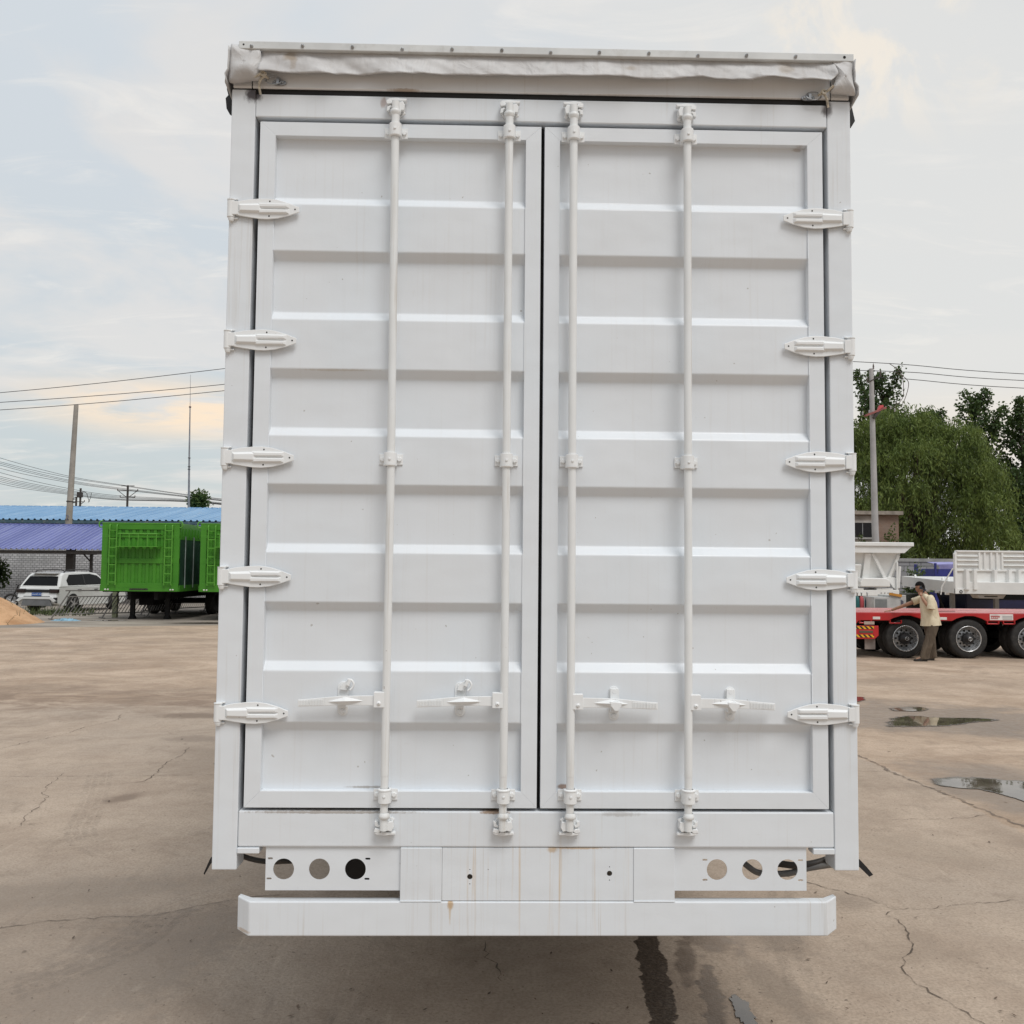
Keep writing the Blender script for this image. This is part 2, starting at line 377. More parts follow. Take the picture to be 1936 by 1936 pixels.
# ------------------------------------------------------------------ ground
def ground_material():
    m, t, b = new_mat('yard_concrete')
    p = t.pos(); x, y, z = t.sep(p)
    n1 = t.noise(p, .35, 5, .6); n2 = t.noise(p, 1.7, 6, .62); n3 = t.noise(p, 9, 6, .65); n4 = t.noise(p, 60, 3, .6)
    nx = t.noise(t.scale(p, (.62, .85, 1)), 1.0, 9, .70, .8)     # long smears across the yard
    # near concrete slab
    slab = t.mix(t.ss(n2, .3, .7), (0.359, 0.292, 0.239), (0.465, 0.391, 0.325))
    slab = t.mix(t.math('MULTIPLY', t.ss(n1, .42, .62), .7), slab, (0.378, 0.325, 0.279))
    slab = t.mix(t.math('MULTIPLY', t.ss(n3, .5, .75), .35), slab, (0.281, 0.231, 0.194))
    slab = t.mix(t.math('MULTIPLY', t.ss(nx, .5, .7), .35), slab, (0.507, 0.437, 0.372))
    # dirty yard beyond it
    dirt = t.mix(t.ss(nx, .34, .66), (0.360, 0.274, 0.206), (0.560, 0.454, 0.364))
    rut = t.ss(t.noise(t.scale(p, (.28, .55, 1)), 1.0, 9, .72, 1.0), .52, .66)
    dirt = t.mix(t.ss(n1, .36, .66, 0, .35), dirt, (.31, .245, .195))
    dirt = t.mix(t.math('MULTIPLY', rut, .45), dirt, (0.281, 0.206, 0.156))
    dirt = t.mix(t.math('MULTIPLY', t.ss(n3, .5, .72), .3), dirt, (.22, .165, .13))
    wob = t.math('MULTIPLY', t.math('SUBTRACT', n2, .5), 1.6)
    yl = t.math('ADD', y, wob)
    far = t.ss(t.math('ADD', yl, t.math('MULTIPLY', x, -.02)), 9.6, 10.9)
    right = t.ss(t.math('ADD', t.math('SUBTRACT', x, t.ss(y, 5.2, 9.0, 3.9, 3.3)), t.math('MULTIPLY', t.math('SUBTRACT', n3, .5), .14)), -.015, .03)
    far = t.math('MAXIMUM', far, right)
    c = t.mix(far, slab, dirt)
    # broad uneven soiling over everything
    soil = t.ss(t.noise(p, .55, 7, .68, .6), .47, .64)
    c = t.mix(t.math('MULTIPLY', soil, .42), c, (.215, .172, .138))
    soil2 = t.ss(t.noise(p, 2.6, 8, .72, .8), .53, .70)
    c = t.mix(t.math('MULTIPLY', soil2, .42), c, (.225, .182, .148))
    # scrape marks and worn streaks along the direction trucks drive
    st1 = t.ss(t.noise(t.scale(p, (17, 1.3, 1)), 1.0, 7, .72, .35), .55, .70)
    st2 = t.ss(t.noise(t.scale(p, (.8, .5, 1)), 1.0, 4, .6), .44, .60)
    c = t.mix(t.math('MULTIPLY', t.math('MULTIPLY', st1, st2), .55), c, (.50, .43, .36))
    st3 = t.ss(t.noise(t.scale(p, (9, 1.1, 1)), 1.0, 8, .75, .5), .54, .70)
    st4 = t.ss(t.noise(t.scale(p, (.6, .6, 1)), 1.7, 4, .6), .42, .62)
    c = t.mix(t.math('MULTIPLY', t.math('MULTIPLY', st3, st4), .50), c, (.20, .165, .138))
    # dark churned band at the left
    band = t.math('MULTIPLY', t.blob(p, (-6.6, 10.7, 0), (4.2, 1.3, 1), R(-4), n2, 1.2, .7), t.ss(t.noise(t.scale(p, (.5, 1, 1)), 2.2, 8, .74, .6), .40, .60))
    c = t.mix(t.math('MULTIPLY', band, .9), c, (.215, .158, .120))
    # pale concrete apron in front of the parked trailers
    apron = t.ss(t.math('ADD', t.math('ADD', y, t.math('MULTIPLY', x, -.35)), t.math('MULTIPLY', wob, .3)), 31.0, 31.6)
    ap = t.mix(t.ss(t.noise(t.scale(p, (.3, 1.2, 1)), 1.2, 5, .6), .35, .7), (.20, .185, .17), (.40, .375, .34))
    c = t.mix(t.math('MULTIPLY', apron, t.ss(x, -2, -4)), c, ap)
    wet = None
    def add_wet(mask, col, k):
        nonlocal c, wet
        mm = t.math('MULTIPLY', mask, k)
        c = t.mix(mm, c, col)
        wet = mm if wet is None else t.math('MAXIMUM', wet, mm)
    # water stain that runs along under the trailer, and smaller splashes beside it
    add_wet(t.blob(p, (.635, 1.05, 0), (.070, 1.0, 1), R(-5), n3, .75, .05), (.045, .032, .023), .96)
    add_wet(t.blob(p, (.83, 1.25, 0), (.05, .30, 1), R(-10), n3, 1.2, .35), (.14, .108, .085), .8)
    add_wet(t.blob(p, (.86, .80, 0), (.05, .40, 1), R(-8), n3, 1.6, .2), (.13, .105, .088), .7)
    add_wet(t.blob(p, (1.0, 1.5, 0), (.12, .20, 1), R(30), n3, 1.2, .35), (.17, .132, .105), .7)
    # damp ground round the puddles at the right
    add_wet(t.blob(p, (4.75, 4.9, 0), (.80, 1.3, 1), R(10), n2, .7, .25), (.20, .165, .14), .75)
    add_wet(t.blob(p, (5.9, 9.3, 0), (1.6, 1.35, 1), 0, n2, .9, .3), (.19, .155, .13), .75)
    add_wet(t.blob(p, (7.4, 8.0, 0), (1.6, .8, 1), R(-20), n2, .9, .3), (.21, .172, .145), .6)
    # oil drips and tyre-grey wear on the slab
    for cc, rr, rot, col, k in (((-2.9, 2.2, 0), (.9, .25, 1), R(15), (.24, .205, .175), .6), ((2.9, 3.2, 0), (.5, .3, 1), R(-30), (.30, .25, .205), .5), ((-2.6, 6.6, 0), (.7, .3, 1), 0, (.27, .225, .185), .6),
                                ((-2.0, 1.0, 0), (.35, .7, 1), R(-20), (.215, .185, .16), .65), ((-1.75, 1.7, 0), (.5, .30, 1), R(20), (.225, .19, .163), .55), ((-2.9, .9, 0), (.7, .5, 1), R(30), (.225, .188, .158), .4),
                                ((-3.3, 4.6, 0), (.10, .18, 1), R(-20), (.19, .145, .115), .8), ((-4.1, 9.1, 0), (.5, .22, 1), 0, (.185, .145, .115), .85),
                                ((-3.6, 9.9, 0), (.5, .16, 1), 0, (.19, .15, .12), .8), ((-3.6, 7.4, 0), (.3, .2, 1), 0, (.23, .19, .16), .7),
                                ((1.35, 1.6, 0), (.16, .28, 1), .3, (.20, .17, .145), .6), ((1.2, .9, 0), (.10, .40, 1), .15, (.22, .185, .155), .6),
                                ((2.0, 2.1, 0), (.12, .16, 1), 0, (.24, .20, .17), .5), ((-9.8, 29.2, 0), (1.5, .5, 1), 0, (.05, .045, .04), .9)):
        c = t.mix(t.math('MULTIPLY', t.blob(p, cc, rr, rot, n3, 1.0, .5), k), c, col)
    # fine grain, grit and small pits
    c = t.mix(t.ss(n4, .36, .70, 0, .42), c, (.20, .162, .130))
    c = t.mix(t.ss(t.noise(p, 22, 7, .75), .50, .72, 0, .45), c, (.23, .188, .152))
    pit = t.ss(t.noise(p, 34, 2, .5), .69, .73)
    c = t.mix(t.math('MULTIPLY', pit, .65), c, (.10, .08, .065))
    pale = t.ss(t.noise(t.scale(p, (1.0, .35, 1)), 7.5, 6, .72), .60, .75)
    c = t.mix(t.math('MULTIPLY', pale, .30), c, (.50, .44, .38))
    c = t.mix(1.0, c, (1.08, 1.035, .975), 'MULTIPLY')
    rough = t.ss(n3, .3, .7, .72, .92)
    rough = t.math('SUBTRACT', rough, t.math('MULTIPLY', wet, .42))
    h = t.math('ADD', t.math('MULTIPLY', n4, .25), t.math('ADD', t.math('MULTIPLY', n3, .6), t.math('MULTIPLY', n2, 1.0)))
    set_p(t, b, c, rough, normal=t.bump(h, .55, .02), spec=.35)
    return m
GND = ground_material()
g = MB(); g.add([(-400, -200, 0), (400, -200, 0), (400, 900, 0), (-400, 900, 0)], [(0, 1, 2, 3)])
tag(g.build('ground', GND), kind='structure')

def ribbon(pts, w, z=.004, jit=.016, sub=5, taper=True, seed=1):
    rr = random.Random(seed); P = []
    for i in range(len(pts)-1):
        a, b_ = Vector((*pts[i], 0)), Vector((*pts[i+1], 0)); n = max(2, int((b_-a).length*26)) if sub else 1
        dd = (b_-a); pe = Vector((-dd.y, dd.x, 0)).normalized()
        for k in range(n):
            P.append(a + dd*(k/n) + pe*(rr.uniform(-jit, jit) if k or i else 0))
    P.append(Vector((*pts[-1], 0)))
    vs = []
    for i, q in enumerate(P):
        dd = (P[min(i+1, len(P)-1)]-P[max(i-1, 0)]).normalized(); pe = Vector((-dd.y, dd.x, 0))
        k = w*rr.uniform(.35, 1.0)
        if taper: k *= min(1, .25+min(i, len(P)-1-i)*.3)
        vs += [q+pe*k/2+Vector((0, 0, z)), q-pe*k/2+Vector((0, 0, z))]
    return vs, [(2*i, 2*i+1, 2*i+3, 2*i+2) for i in range(len(P)-1)]
def broken(name, col, lo, hi, sc, amax=1.0):
    """dirt that fills a crack here and there and leaves bare concrete between"""
    m, t, b = new_mat(name); p = t.pos()
    set_p(t, b, t.mix(t.noise(p, 11, 4), tuple(k*.7 for k in col), tuple(k*1.3 for k in col)), .95)
    a = t.math('MAXIMUM', t.ss(t.noise(p, sc, 5, .7), lo, hi), .30); t.put(b.inputs['Alpha'], t.math('MULTIPLY', a, amax)); return m
CRACK = broken('crack_dirt', (.095, .074, .056), .38, .54, 7, .82)
CRACKS = [([(-5.44, 6.75), (-5.37, 7.06), (-5.24, 7.36), (-5.14, 7.67), (-5.12, 8.15), (-5.01, 8.46), (-4.93, 8.73), (-5.08, 9.18)], .012),
 ([(-4.23, 5.6), (-4.19, 5.31), (-4.13, 4.98), (-4.05, 4.72), (-3.97, 4.65), (-3.89, 4.35), (-3.87, 4.17), (-3.86, 4.0), (-3.78, 3.86), (-3.75, 3.72), (-3.74, 3.61)], .009),
 ([(-3.77, 3.76), (-3.68, 3.76), (-3.61, 3.79)], .012),
 ([(-3.47, 6.9), (-3.4, 6.48), (-3.44, 6.06), (-3.36, 5.56), (-3.36, 5.24), (-3.51, 5.12)], .012),
 ([(1.62, 2.72), (1.87, 2.44), (1.99, 2.29), (2.08, 2.2), (2.16, 2.06), (2.22, 1.96), (2.14, 1.87), (2.16, 1.74), (2.13, 1.55), (2.06, 1.36), (1.96, 1.25), (1.89, 1.1), (1.88, .98), (1.92, .86), (1.95, .75), (1.99, .65), (2.01, .5)], .011),
 ([(2.22, 1.96), (2.4, 1.96), (2.66, 2.04), (2.85, 2.08), (3.08, 2.12)], .007),
 ([(-.2, 1.47), (-.19, 1.27), (-.13, 1.14), (-.12, .98)], .010),
 ([(3.0, 3.96), (3.43, 3.99), (3.74, 4.03), (3.88, 4.13), (3.96, 4.13)], .008),
 ([(-3.0, 1.6), (-2.6, 1.78), (-2.1, 1.86), (-1.72, 2.1), (-1.4, 2.22)], .008)]
for i, (pts, w) in enumerate(CRACKS):
    vs, fs = ribbon(pts, w, seed=i+3)
    mb = MB(); mb.add(vs, fs); tag(mb.build('ground_crack', CRACK), kind='structure')
JOINT = broken('slab_joint_dirt', (.20, .16, .128), .42, .58, 4, .7)
for i, (pts, w, j) in enumerate([([(-4.9, 5.40), (-4.0, 5.44), (-2.7, 5.52)], .012, .004), ([(3.1, 5.79), (3.8, 5.79)], .012, .004)]):
    vs, fs = ribbon(pts, w, jit=j, seed=i+40)
    mb = MB(); mb.add(vs, fs); tag(mb.build('slab_joint', JOINT), kind='structure')
EDGE = broken('broken_slab_edge', (.19, .15, .118), .40, .60, 5, .85)
vs, fs = ribbon([(3.72, 7.3), (3.78, 6.8), (3.84, 6.29), (3.81, 5.82), (3.84, 5.53), (3.87, 5.17), (3.93, 4.8), (3.95, 4.5), (3.97, 4.15), (4.0, 3.97), (4.02, 3.76), (4.06, 3.2)], .045, jit=.02, taper=False, seed=77)
mb = MB(); mb.add(vs, fs); tag(mb.build('slab_edge', EDGE), kind='structure')

def tyre_material():
    m, t, b = new_mat('tyre_mark_rubber'); p = t.pos()
    lug = t.ss(t.noise(p, 17, 5, .75, 1.0), .36, .70)
    fade = t.ss(t.noise(p, 1.3, 4, .6), .30, .62, .15, 1.0)
    a = t.math('MULTIPLY', t.math('MULTIPLY', lug, fade), .17)
    set_p(t, b, (.13, .112, .098), .9); t.put(b.inputs['Alpha'], a)
    return m
TYM = tyre_material()
def arc_offset(pts, off):
    P = spline([(*q, 0) for q in pts], 8); o = []
    for i, q in enumerate(P):
        dd = (P[min(i+1, len(P)-1)]-P[max(i-1, 0)]).normalized(); o.append((q.x-dd.y*off, q.y+dd.x*off))
    return o
swirl = [(-3.9, 5.6), (-3.55, 4.6), (-3.33, 3.88), (-3.25, 3.61), (-3.1, 3.33), (-2.92, 3.13), (-2.75, 3.0), (-2.64, 3.1), (-2.5, 3.23), (-2.26, 3.55), (-1.9, 4.0), (-1.5, 4.8)]
tr1 = [(-2.75, .55), (-2.45, .85), (-2.2, 1.2), (-2.07, 1.48), (-2.0, 1.95), (-1.68, 2.3)]
tr2 = [(-3.4, 1.55), (-2.84, 1.63), (-2.55, 1.74), (-2.04, 1.78), (-1.5, 2.05)]
tr3 = [(-.85, .4), (-.8, .9), (-.72, 1.6)]
tr4 = [(1.25, .4), (1.32, .9), (1.45, 1.6), (1.7, 2.5)]
k_ = 0
for pts, offs, w in ((swirl, (-.09, -.03, .03, .09), .045), (tr1, (-.11, -.04, .03, .10), .055), (tr2, (-.08, 0, .08), .06), (tr3, (-.05, .05), .05), (tr4, (-.05, .05), .06)):
    mb = MB()
    for of in offs:
        q = arc_offset(pts, of)
        vs = []
        for i, a in enumerate(q):
            b_ = Vector((*q[min(i+1, len(q)-1)], 0))-Vector((*q[max(i-1, 0)], 0)); b_.normalize()
            vs += [(a[0]-b_.y*w/2, a[1]+b_.x*w/2, .0035+.0004*k_), (a[0]+b_.y*w/2, a[1]-b_.x*w/2, .0035+.0004*k_)]
        mb.add(vs, [(2*i, 2*i+1, 2*i+3, 2*i+2) for i in range(len(q)-1)])
        k_ += 1
    tag(mb.build('tyre_mark', TYM), kind='structure')

# puddles: thin sheets of still water with ragged outlines
def water_material():
    m, t, b = new_mat('puddle_water'); p = t.pos()
    at = t.node('ShaderNodeAttribute'); at.attribute_name = 'depth'
    dep = t.math('ADD', at.outputs['Fac'], t.math('MULTIPLY', t.math('SUBTRACT', t.noise(t.scale(p, (1, .6, 1)), 9, 6, .7), .5), 1.1))
    c = t.mix(t.ss(t.noise(p, 3, 4), .35, .65), (.075, .060, .048), (.14, .115, .092))
    rough = t.math('ADD', t.ss(dep, .25, .7, .35, .02), t.ss(t.noise(p, 5, 4), .5, .75, .0, .07))
    set_p(t, b, c, rough, normal=t.bump(t.noise(p, 6, 2), .02, .01), spec=.9)
    t.put(b.inputs['Alpha'], t.ss(dep, .12, .42)); return m
WATER = water_material()
def puddle(outline, seed, amp=.06, z=.006, grow=1.12, f=1):
    P = spline([(*q, 0) for q in outline+[outline[0]]], 12)[:-1]
    c = sum(P, Vector())/len(P); n = len(P); rings = 7; vs = []; col = []
    for r in range(rings):
        u = 1-r/rings
        for q in P:
            k = 1+amp*2*mnoise.noise(Vector((q.x*5*f, q.y*2.4*f, seed)))+amp*1.6*mnoise.noise(Vector((q.x*15*f, q.y*7*f, seed+5)))
            v = c+(q-c)*k*grow*u; vs.append((v.x, v.y, z)); col.append(min(1.0, (1-u)*3.2))
    fs = [(r*n+i, r*n+(i+1) % n, (r+1)*n+(i+1) % n, (r+1)*n+i) for r in range(rings-1) for i in range(n)]
    fs.append(tuple(range((rings-1)*n, rings*n)))
    mb = MB(); mb.add(vs, fs); o = mb.build('puddle', WATER)
    at = o.data.attributes.new('depth', 'FLOAT', 'POINT'); at.data.foreach_set('value', col)
    tag(o, kind='structure')
puddle([(4.06, 5.44), (4.21, 5.47), (4.4, 5.51), (4.7, 5.45), (5.1, 5.2), (5.2, 4.7), (4.9, 4.3), (4.55, 4.25), (4.45, 4.69), (4.34, 5.0), (4.2, 5.05), (4.06, 5.15)], 1, .05)
puddle([(5.07, 8.81), (5.3, 9.2), (5.64, 9.38), (5.93, 9.25), (6.53, 9.20), (6.6, 9.0), (6.21, 8.84), (5.8, 8.60), (5.3, 8.5), (5.0, 8.55)], 2)
puddle([(5.62, 10.09), (5.9, 10.2), (6.19, 10.2), (6.06, 9.88), (5.8, 9.8), (5.6, 9.82)], 3, .08)
puddle([(5.3, 11.2), (5.65, 11.35), (5.62, 11.0), (5.4, 10.75), (5.2, 10.9)], 4, .10)
puddle([(.955, .83), (1.0, .81), (1.02, .73), (1.0, .45), (.94, .45), (.93, .73)], 5, .24, f=4, grow=.95)
puddle([(-10.9, 28.9), (-10.0, 29.5), (-9.2, 29.4), (-9.4, 28.9)], 6)
puddle([(-14.4, 30.3), (-13.6, 30.5), (-12.9, 30.3), (-13.6, 30.05)], 7)

# scattered grit, leaf bits and twigs
LIT = plain('dry_leaf_litter', (.13, .092, .064), .9, var=.4, vscale=8)
rr = random.Random(11); vs = []; fs = []
for i in range(420):
    u = rr.random(); yy = .5+14*u**2.2; xx = rr.uniform(-1, 1)*(2.4+.62*yy); s_ = rr.choice((.003, .004, .006, .008, .014))*(1+.12*yy); a = rr.uniform(0, PI)
    dx_, dy_ = math.cos(a)*s_, math.sin(a)*s_; w = rr.uniform(.18, .5)
    o = len(vs); h = rr.uniform(.0005, .003)
    vs += [(xx-dx_, yy-dy_, .006), (xx+dy_*w, yy-dx_*w, .006+h), (xx+dx_, yy+dy_, .008), (xx-dy_*w, yy+dx_*w, .006)]
    fs.append((o, o+1, o+2, o+3))
tag(np_mesh('leaf_litter', vs, fs, [LIT]), 'small dark leaf bits and grit scattered over the concrete yard', 'litter', kind='stuff')
# ------------------------------------------------------------------ the white box trailer
van = tag(empty('box_trailer'), 'tall white box trailer seen from behind with both ribbed rear doors closed', 'trailer')
W_ = MAT['white']
mb = MB()                                             # box behind the rear frame
mb.box(-1.24, -1.20, .12, 12.6, 1.02, 3.93); mb.box(1.20, 1.24, .12, 12.6, 1.02, 3.93)
mb.box(-1.2, 1.2, 12.55, 12.6, 1.02, 3.93); mb.box(-1.2, 1.2, .12, 12.55, .98, 1.04)
for i in range(22):
    yy = .6+i*.55
    for s in (-1, 1): mb.box(s*1.24-.012, s*1.24+.012, yy, yy+.16, 1.1, 3.88)
mb.build('body', W_, van)
mb = MB(); mb.box(-1.25, 1.25, .04, 12.62, 3.93, 4.06); mb.build('roof', MAT['batten'], van, .02)
for s in (-1, 1):
    mb = MB(); x0, x1 = sorted((s*1.155, s*1.25)); mb.box(x0, x1, 0, .11, .834, 3.905)
    mb.build('corner_post', MAT['header'], van, .004)
hdr = MB(); hdr.box(-1.154, 1.154, .001, .11, 3.794, 3.888)
hdr = hdr.build('header_beam', MAT['header'], van, .004)
mb = MB(); mb.box(-1.247, 1.247, .012, .11, 3.886, 3.99); mb.build('roof_gap_shade', MAT['gap'], van)  # black strip added so the gap under the rail reads as shade
# roof rail: three lengths butted with a fine gap, lower lip folded
mb = MB()
for x0, x1 in ((-1.245, -1.172), (-1.168, 1.168), (1.172, 1.245)):
    mb.prism([(-.002, 4.07), (-.002, 3.916), (.002, 3.911), (.009, 3.911), (.009, 4.07)], x0, x1, 'x')
mb.build('roof_rail', MAT['rail'], van, .002)
sill = MB(); sill.box(-1.154, 1.154, .001, .11, .920, 1.0565)
sill = sill.build('rear_sill', MAT['sill'], van, .006)
for s in (-1, 1):
    mb = MB(); x0, x1 = sorted((s*1.07, s*1.154)); mb.box(x0, x1, -.004, .06, .896, .918); mb.build('sill_tab', W_, van, .003)
for s in (-1, 1):
    mb = MB(); x0, x1 = sorted((s*1.1, s*1.153)); mb.box(x0, x1, .07, .10, 1.06, 3.79); mb.build('door_gap_shade', MAT['gap'], van)  # near-black strips stand in for the dark interior behind the door gaps
mb = MB(); mb.box(-.03, .03, .055, .09, 1.06, 3.79); mb.build('door_gap_shade', MAT['gap'], van)
mb = MB(); mb.box(-1.1, 1.1, .062, .095, 1.06, 1.09); mb.build('door_gap_shade', MAT['gap'], van)
# cover flap of the roof tarpaulin
def tarp_mat():
    m, t, b = new_mat('grey_tarpaulin'); p = t.pos()
    c = t.mix(t.ss(t.noise(t.scale(p, (2.2, 1, 5)), 1.5, 5, .6), .3, .7), (.47, .46, .455), (.62, .62, .62))
    nn = t.noise(p, 30, 4, .6)
    for cc, rr_, k in (((-1.015, 0, 4.03), (.03, .3, .02), .75), ((.98, 0, 4.02), (.03, .3, .03), .5), ((-1.0, 0, 4.0), (.012, .3, .03), .5), ((.35, 0, 4.01), (.02, .3, .012), .5)):
        c = t.mix(t.math('MULTIPLY', t.blob(p, cc, rr_, 0, nn, .9, .5), k), c, (.30, .235, .165))
    s1 = t.ss(t.noise(t.scale(p, (26, 1, 1.4)), 1, 4, .6), .5, .75)
    c = t.mix(t.math('MULTIPLY', s1, .35), c, (.36, .33, .30))
    wr = t.noise(t.scale(p, (1.3, 1, 1.0)), 9, 4, .55, .8)
    set_p(t, b, c, .5, normal=t.bump(wr, .5, .02), spec=.35)
    return m
TARP = tarp_mat()
BOT = [(-1.135, 3.953), (-1.121, 3.951), (-.902, 3.952), (-.713, 3.957), (-.566, 3.953), (-.377, 3.958), (-.061, 3.961), (.108, 3.960), (.256, 3.964), (.447, 3.961), (.639, 3.97), (.703, 3.963), (.81, 3.961), (.938, 3.968), (1.066, 3.966), (1.152, 3.958), (1.163, 3.972), (1.175, 3.985)]
def bot_z(x):
    for (xa, za), (xb, zb) in zip(BOT, BOT[1:]):
        if xa <= x <= xb:
            u = (x-xa)/(xb-xa); u = u*u*(3-2*u); return za+(zb-za)*u
    return BOT[-1][1]
nx_, nz_ = 260, 12; vs = []; fs = []
for i in range(nx_+1):
    x = -1.134+2.31*i/nx_; zb = bot_z(x)
    for k in range(nz_+1):
        v = k/nz_; z = 4.072+(zb-4.072)*v
        am = (.35+.65*min(1, abs(x)/.9))
        w = mnoise.noise(Vector((x*7+z*10, z*6, 1.7)))*.024*v*am + mnoise.noise(Vector((x*19+z*26, z*12, 4)))*.011*v*am - (.022*v*(max(0, x-.95)/.22)**2)
        vs.append((x, -.012-.040*v**1.1+w-.006*math.sin(x*9)*v, z))
for i in range(nx_):
    for k in range(nz_):
        a = i*(nz_+1)+k; fs.append((a, a+nz_+1, a+nz_+2, a+1))
mb = MB(); mb.add(vs, fs, 0, True); o = mb.build('tarp_flap', TARP, van, recalc=False)
sm_ = o.modifiers.new('thickness', 'SOLIDIFY'); sm_.thickness = .003; sm_.offset = 1
# folded tarpaulin corners
def corner(s, outl):
    n = len(outl); cx = sum(p[0] for p in outl)/n; cz = sum(p[1] for p in outl)/n
    vs = []; fs = []; rings = 6
    P = [(v.x, v.y) for v in spline([(*p, 0) for p in outl+[outl[0]]], 5)[:-1]]; m = len(P)
    for r in range(rings+1):
        k = r/rings
        for (x, z) in P:
            X, Z = cx+(x-cx)*k, cz+(z-cz)*k
            bul = -.034-.010*(1-k**2.2)-.020*max(0, (4.04-Z)/.12)*(1-k**3)+mnoise.noise(Vector((X*17+Z*9, Z*20, 9*s)))*.012
            vs.append((X, bul, Z))
    for r in range(rings):
        for i in range(m): fs.append((r*m+i, r*m+(i+1) % m, (r+1)*m+(i+1) % m, (r+1)*m+i))
    # side return wrapping round the trailer edge
    o = len(vs); xs = s*1.252
    zz = [4.06-.15*i/8 for i in range(9)]
    for z in zz:
        for q in range(5):
            vs.append((xs+s*(.010*mnoise.noise(Vector((z*20, q, s)))+.006+(.012 if z < 3.95 else 0)), -.045+.12*q, z-.02*q*(z < 3.93)))
    for i in range(8):
        for q in range(4): fs.append((o+i*5+q, o+i*5+q+1, o+(i+1)*5+q+1, o+(i+1)*5+q))
    mb = MB(); mb.add(vs, fs, 0, True); ob = mb.build('tarp_corner', TARP, van)
    sm_ = ob.modifiers.new('thickness', 'SOLIDIFY'); sm_.thickness = .004
corner(-1, [(-1.249, 4.075), (-1.19, 4.07), (-1.135, 4.05), (-1.126, 3.985), (-1.120, 3.93), (-1.172, 3.922), (-1.247, 3.912), (-1.254, 3.96), (-1.252, 4.02)])
corner(1, [(1.166, 4.06), (1.180, 4.02), (1.174, 3.97), (1.157, 3.922), (1.205, 3.918), (1.252, 3.911), (1.256, 3.93), (1.250, 3.99), (1.252, 4.06), (1.21, 4.065)])
# clamping strip with its bolts
bat = MB(); bat.box(-1.217, 1.252, -.040, -.018, 4.052, 4.083); bat = bat.build('roof_batten', MAT['batten'], van, .002)
for i, x in enumerate([-1.166, -.964, -.766, -.568, -.369, -.17, .026, .222, .421, .619, .816, 1.015]):
    mb = MB(); mb.lathe([(.001, -.052), (.0038, -.051), (.0042, -.045), (.0068, -.044), (.0072, -.040)], (x, 0, 4.066-.006*(i % 3 == 0)), 'y', 10)
    mb.build('bolt', MAT['steel'], bat)
for xh, rh in ((1.214, .006), (-1.198, .004)): mb = MB(); mb.disc((xh, 4.068), rh, -.0405, 12); mb.build('screw_hole', MAT['hole'], bat)
# tie rings and rope ends
def ring(s, cx, cz):
    mb = MB()
    pl = [(cx+.020*math.cos(a)*1.0+s*.016*(1 if math.cos(a)*s > 0 else 0), cz+.010*math.sin(a)) for a in [2*PI*k/20 for k in range(20)]]
    mb.prism(pl, -.012, -.003)
    mb.bolt(cx+s*.022, -.012, cz, .006, .006); mb.bolt(cx-s*.010, -.012, cz+.002, .005, .004)
    mb.box(cx+s*.004-.006, cx+s*.004+.006, -.026, -.010, cz-.012, cz+.012)
    o = mb.build('ring_plate', MAT['steel'], van, .0012)
    ri = MB(); P = [(cx-s*.012+.030*math.cos(a), -.020+.004*math.sin(a), cz+.004+.018*math.sin(a)) for a in [2*PI*k/24 for k in range(25)]]
    ri.tube(P, .0026, 8, caps=False); ri.build('ring', MAT['steel'], o)
ring(1, -1.068, 3.930); ring(-1, 1.082, 3.911)
for pts in ([(-1.150, -.04, 3.935), (-1.125, -.045, 3.948), (-1.112, -.035, 3.945), (-1.100, -.028, 3.936), (-1.112, -.034, 3.942), (-1.128, -.032, 3.930), (-1.136, -.026, 3.912), (-1.135, -.020, 3.893), (-1.133, -.012, 3.878)],
            [(1.166, -.05, 3.945), (1.145, -.035, 3.930), (1.122, -.03, 3.922), (1.110, -.028, 3.914), (1.128, -.03, 3.920), (1.142, -.028, 3.905), (1.150, -.02, 3.888), (1.156, -.012, 3.872)]):
    mb = MB(); mb.tube(spline(pts, 6), .0052, 8); mb.build('rope', MAT['rope'], van)
mb = MB(); k = Vector((-1.118, -.036, 3.946))
mb.tube(spline([k+Vector(q) for q in ((-.014, 0, -.004), (-.004, -.01, .010), (.010, -.004, .004), (.002, -.012, -.008), (-.010, -.006, .006), (.012, -.008, -.004))], 6), .0050, 8)
mb.build('knot', MAT['rope'], van)
mb = MB(); k = Vector((1.128, -.034, 3.920)); mb.tube(spline([k+Vector(q) for q in ((-.014, 0, -.004), (-.004, -.01, .008), (.008, -.004, .004), (.002, -.010, -.008), (-.008, -.006, .006))], 6), .0042, 8)
mb.build('knot', MAT['rope'], van)
# loose black side curtain showing past the posts
mb = MB()
mb.prism([(-1.255, 3.975), (-1.292, 3.99), (-1.297, 3.95), (-1.290, 3.925), (-1.301, 3.912), (-1.296, 3.868), (-1.283, 3.845), (-1.255, 3.83)], .09, .097)
mb.build('curtain_edge', MAT['black'], van)
mb = MB()
mb.prism([(1.255, 3.985), (1.310, 3.992), (1.293, 3.955), (1.289, 3.945), (1.305, 3.868), (1.288, 3.840), (1.255, 3.835)], .09, .097)
mb.build('curtain_edge', MAT['black'], van)

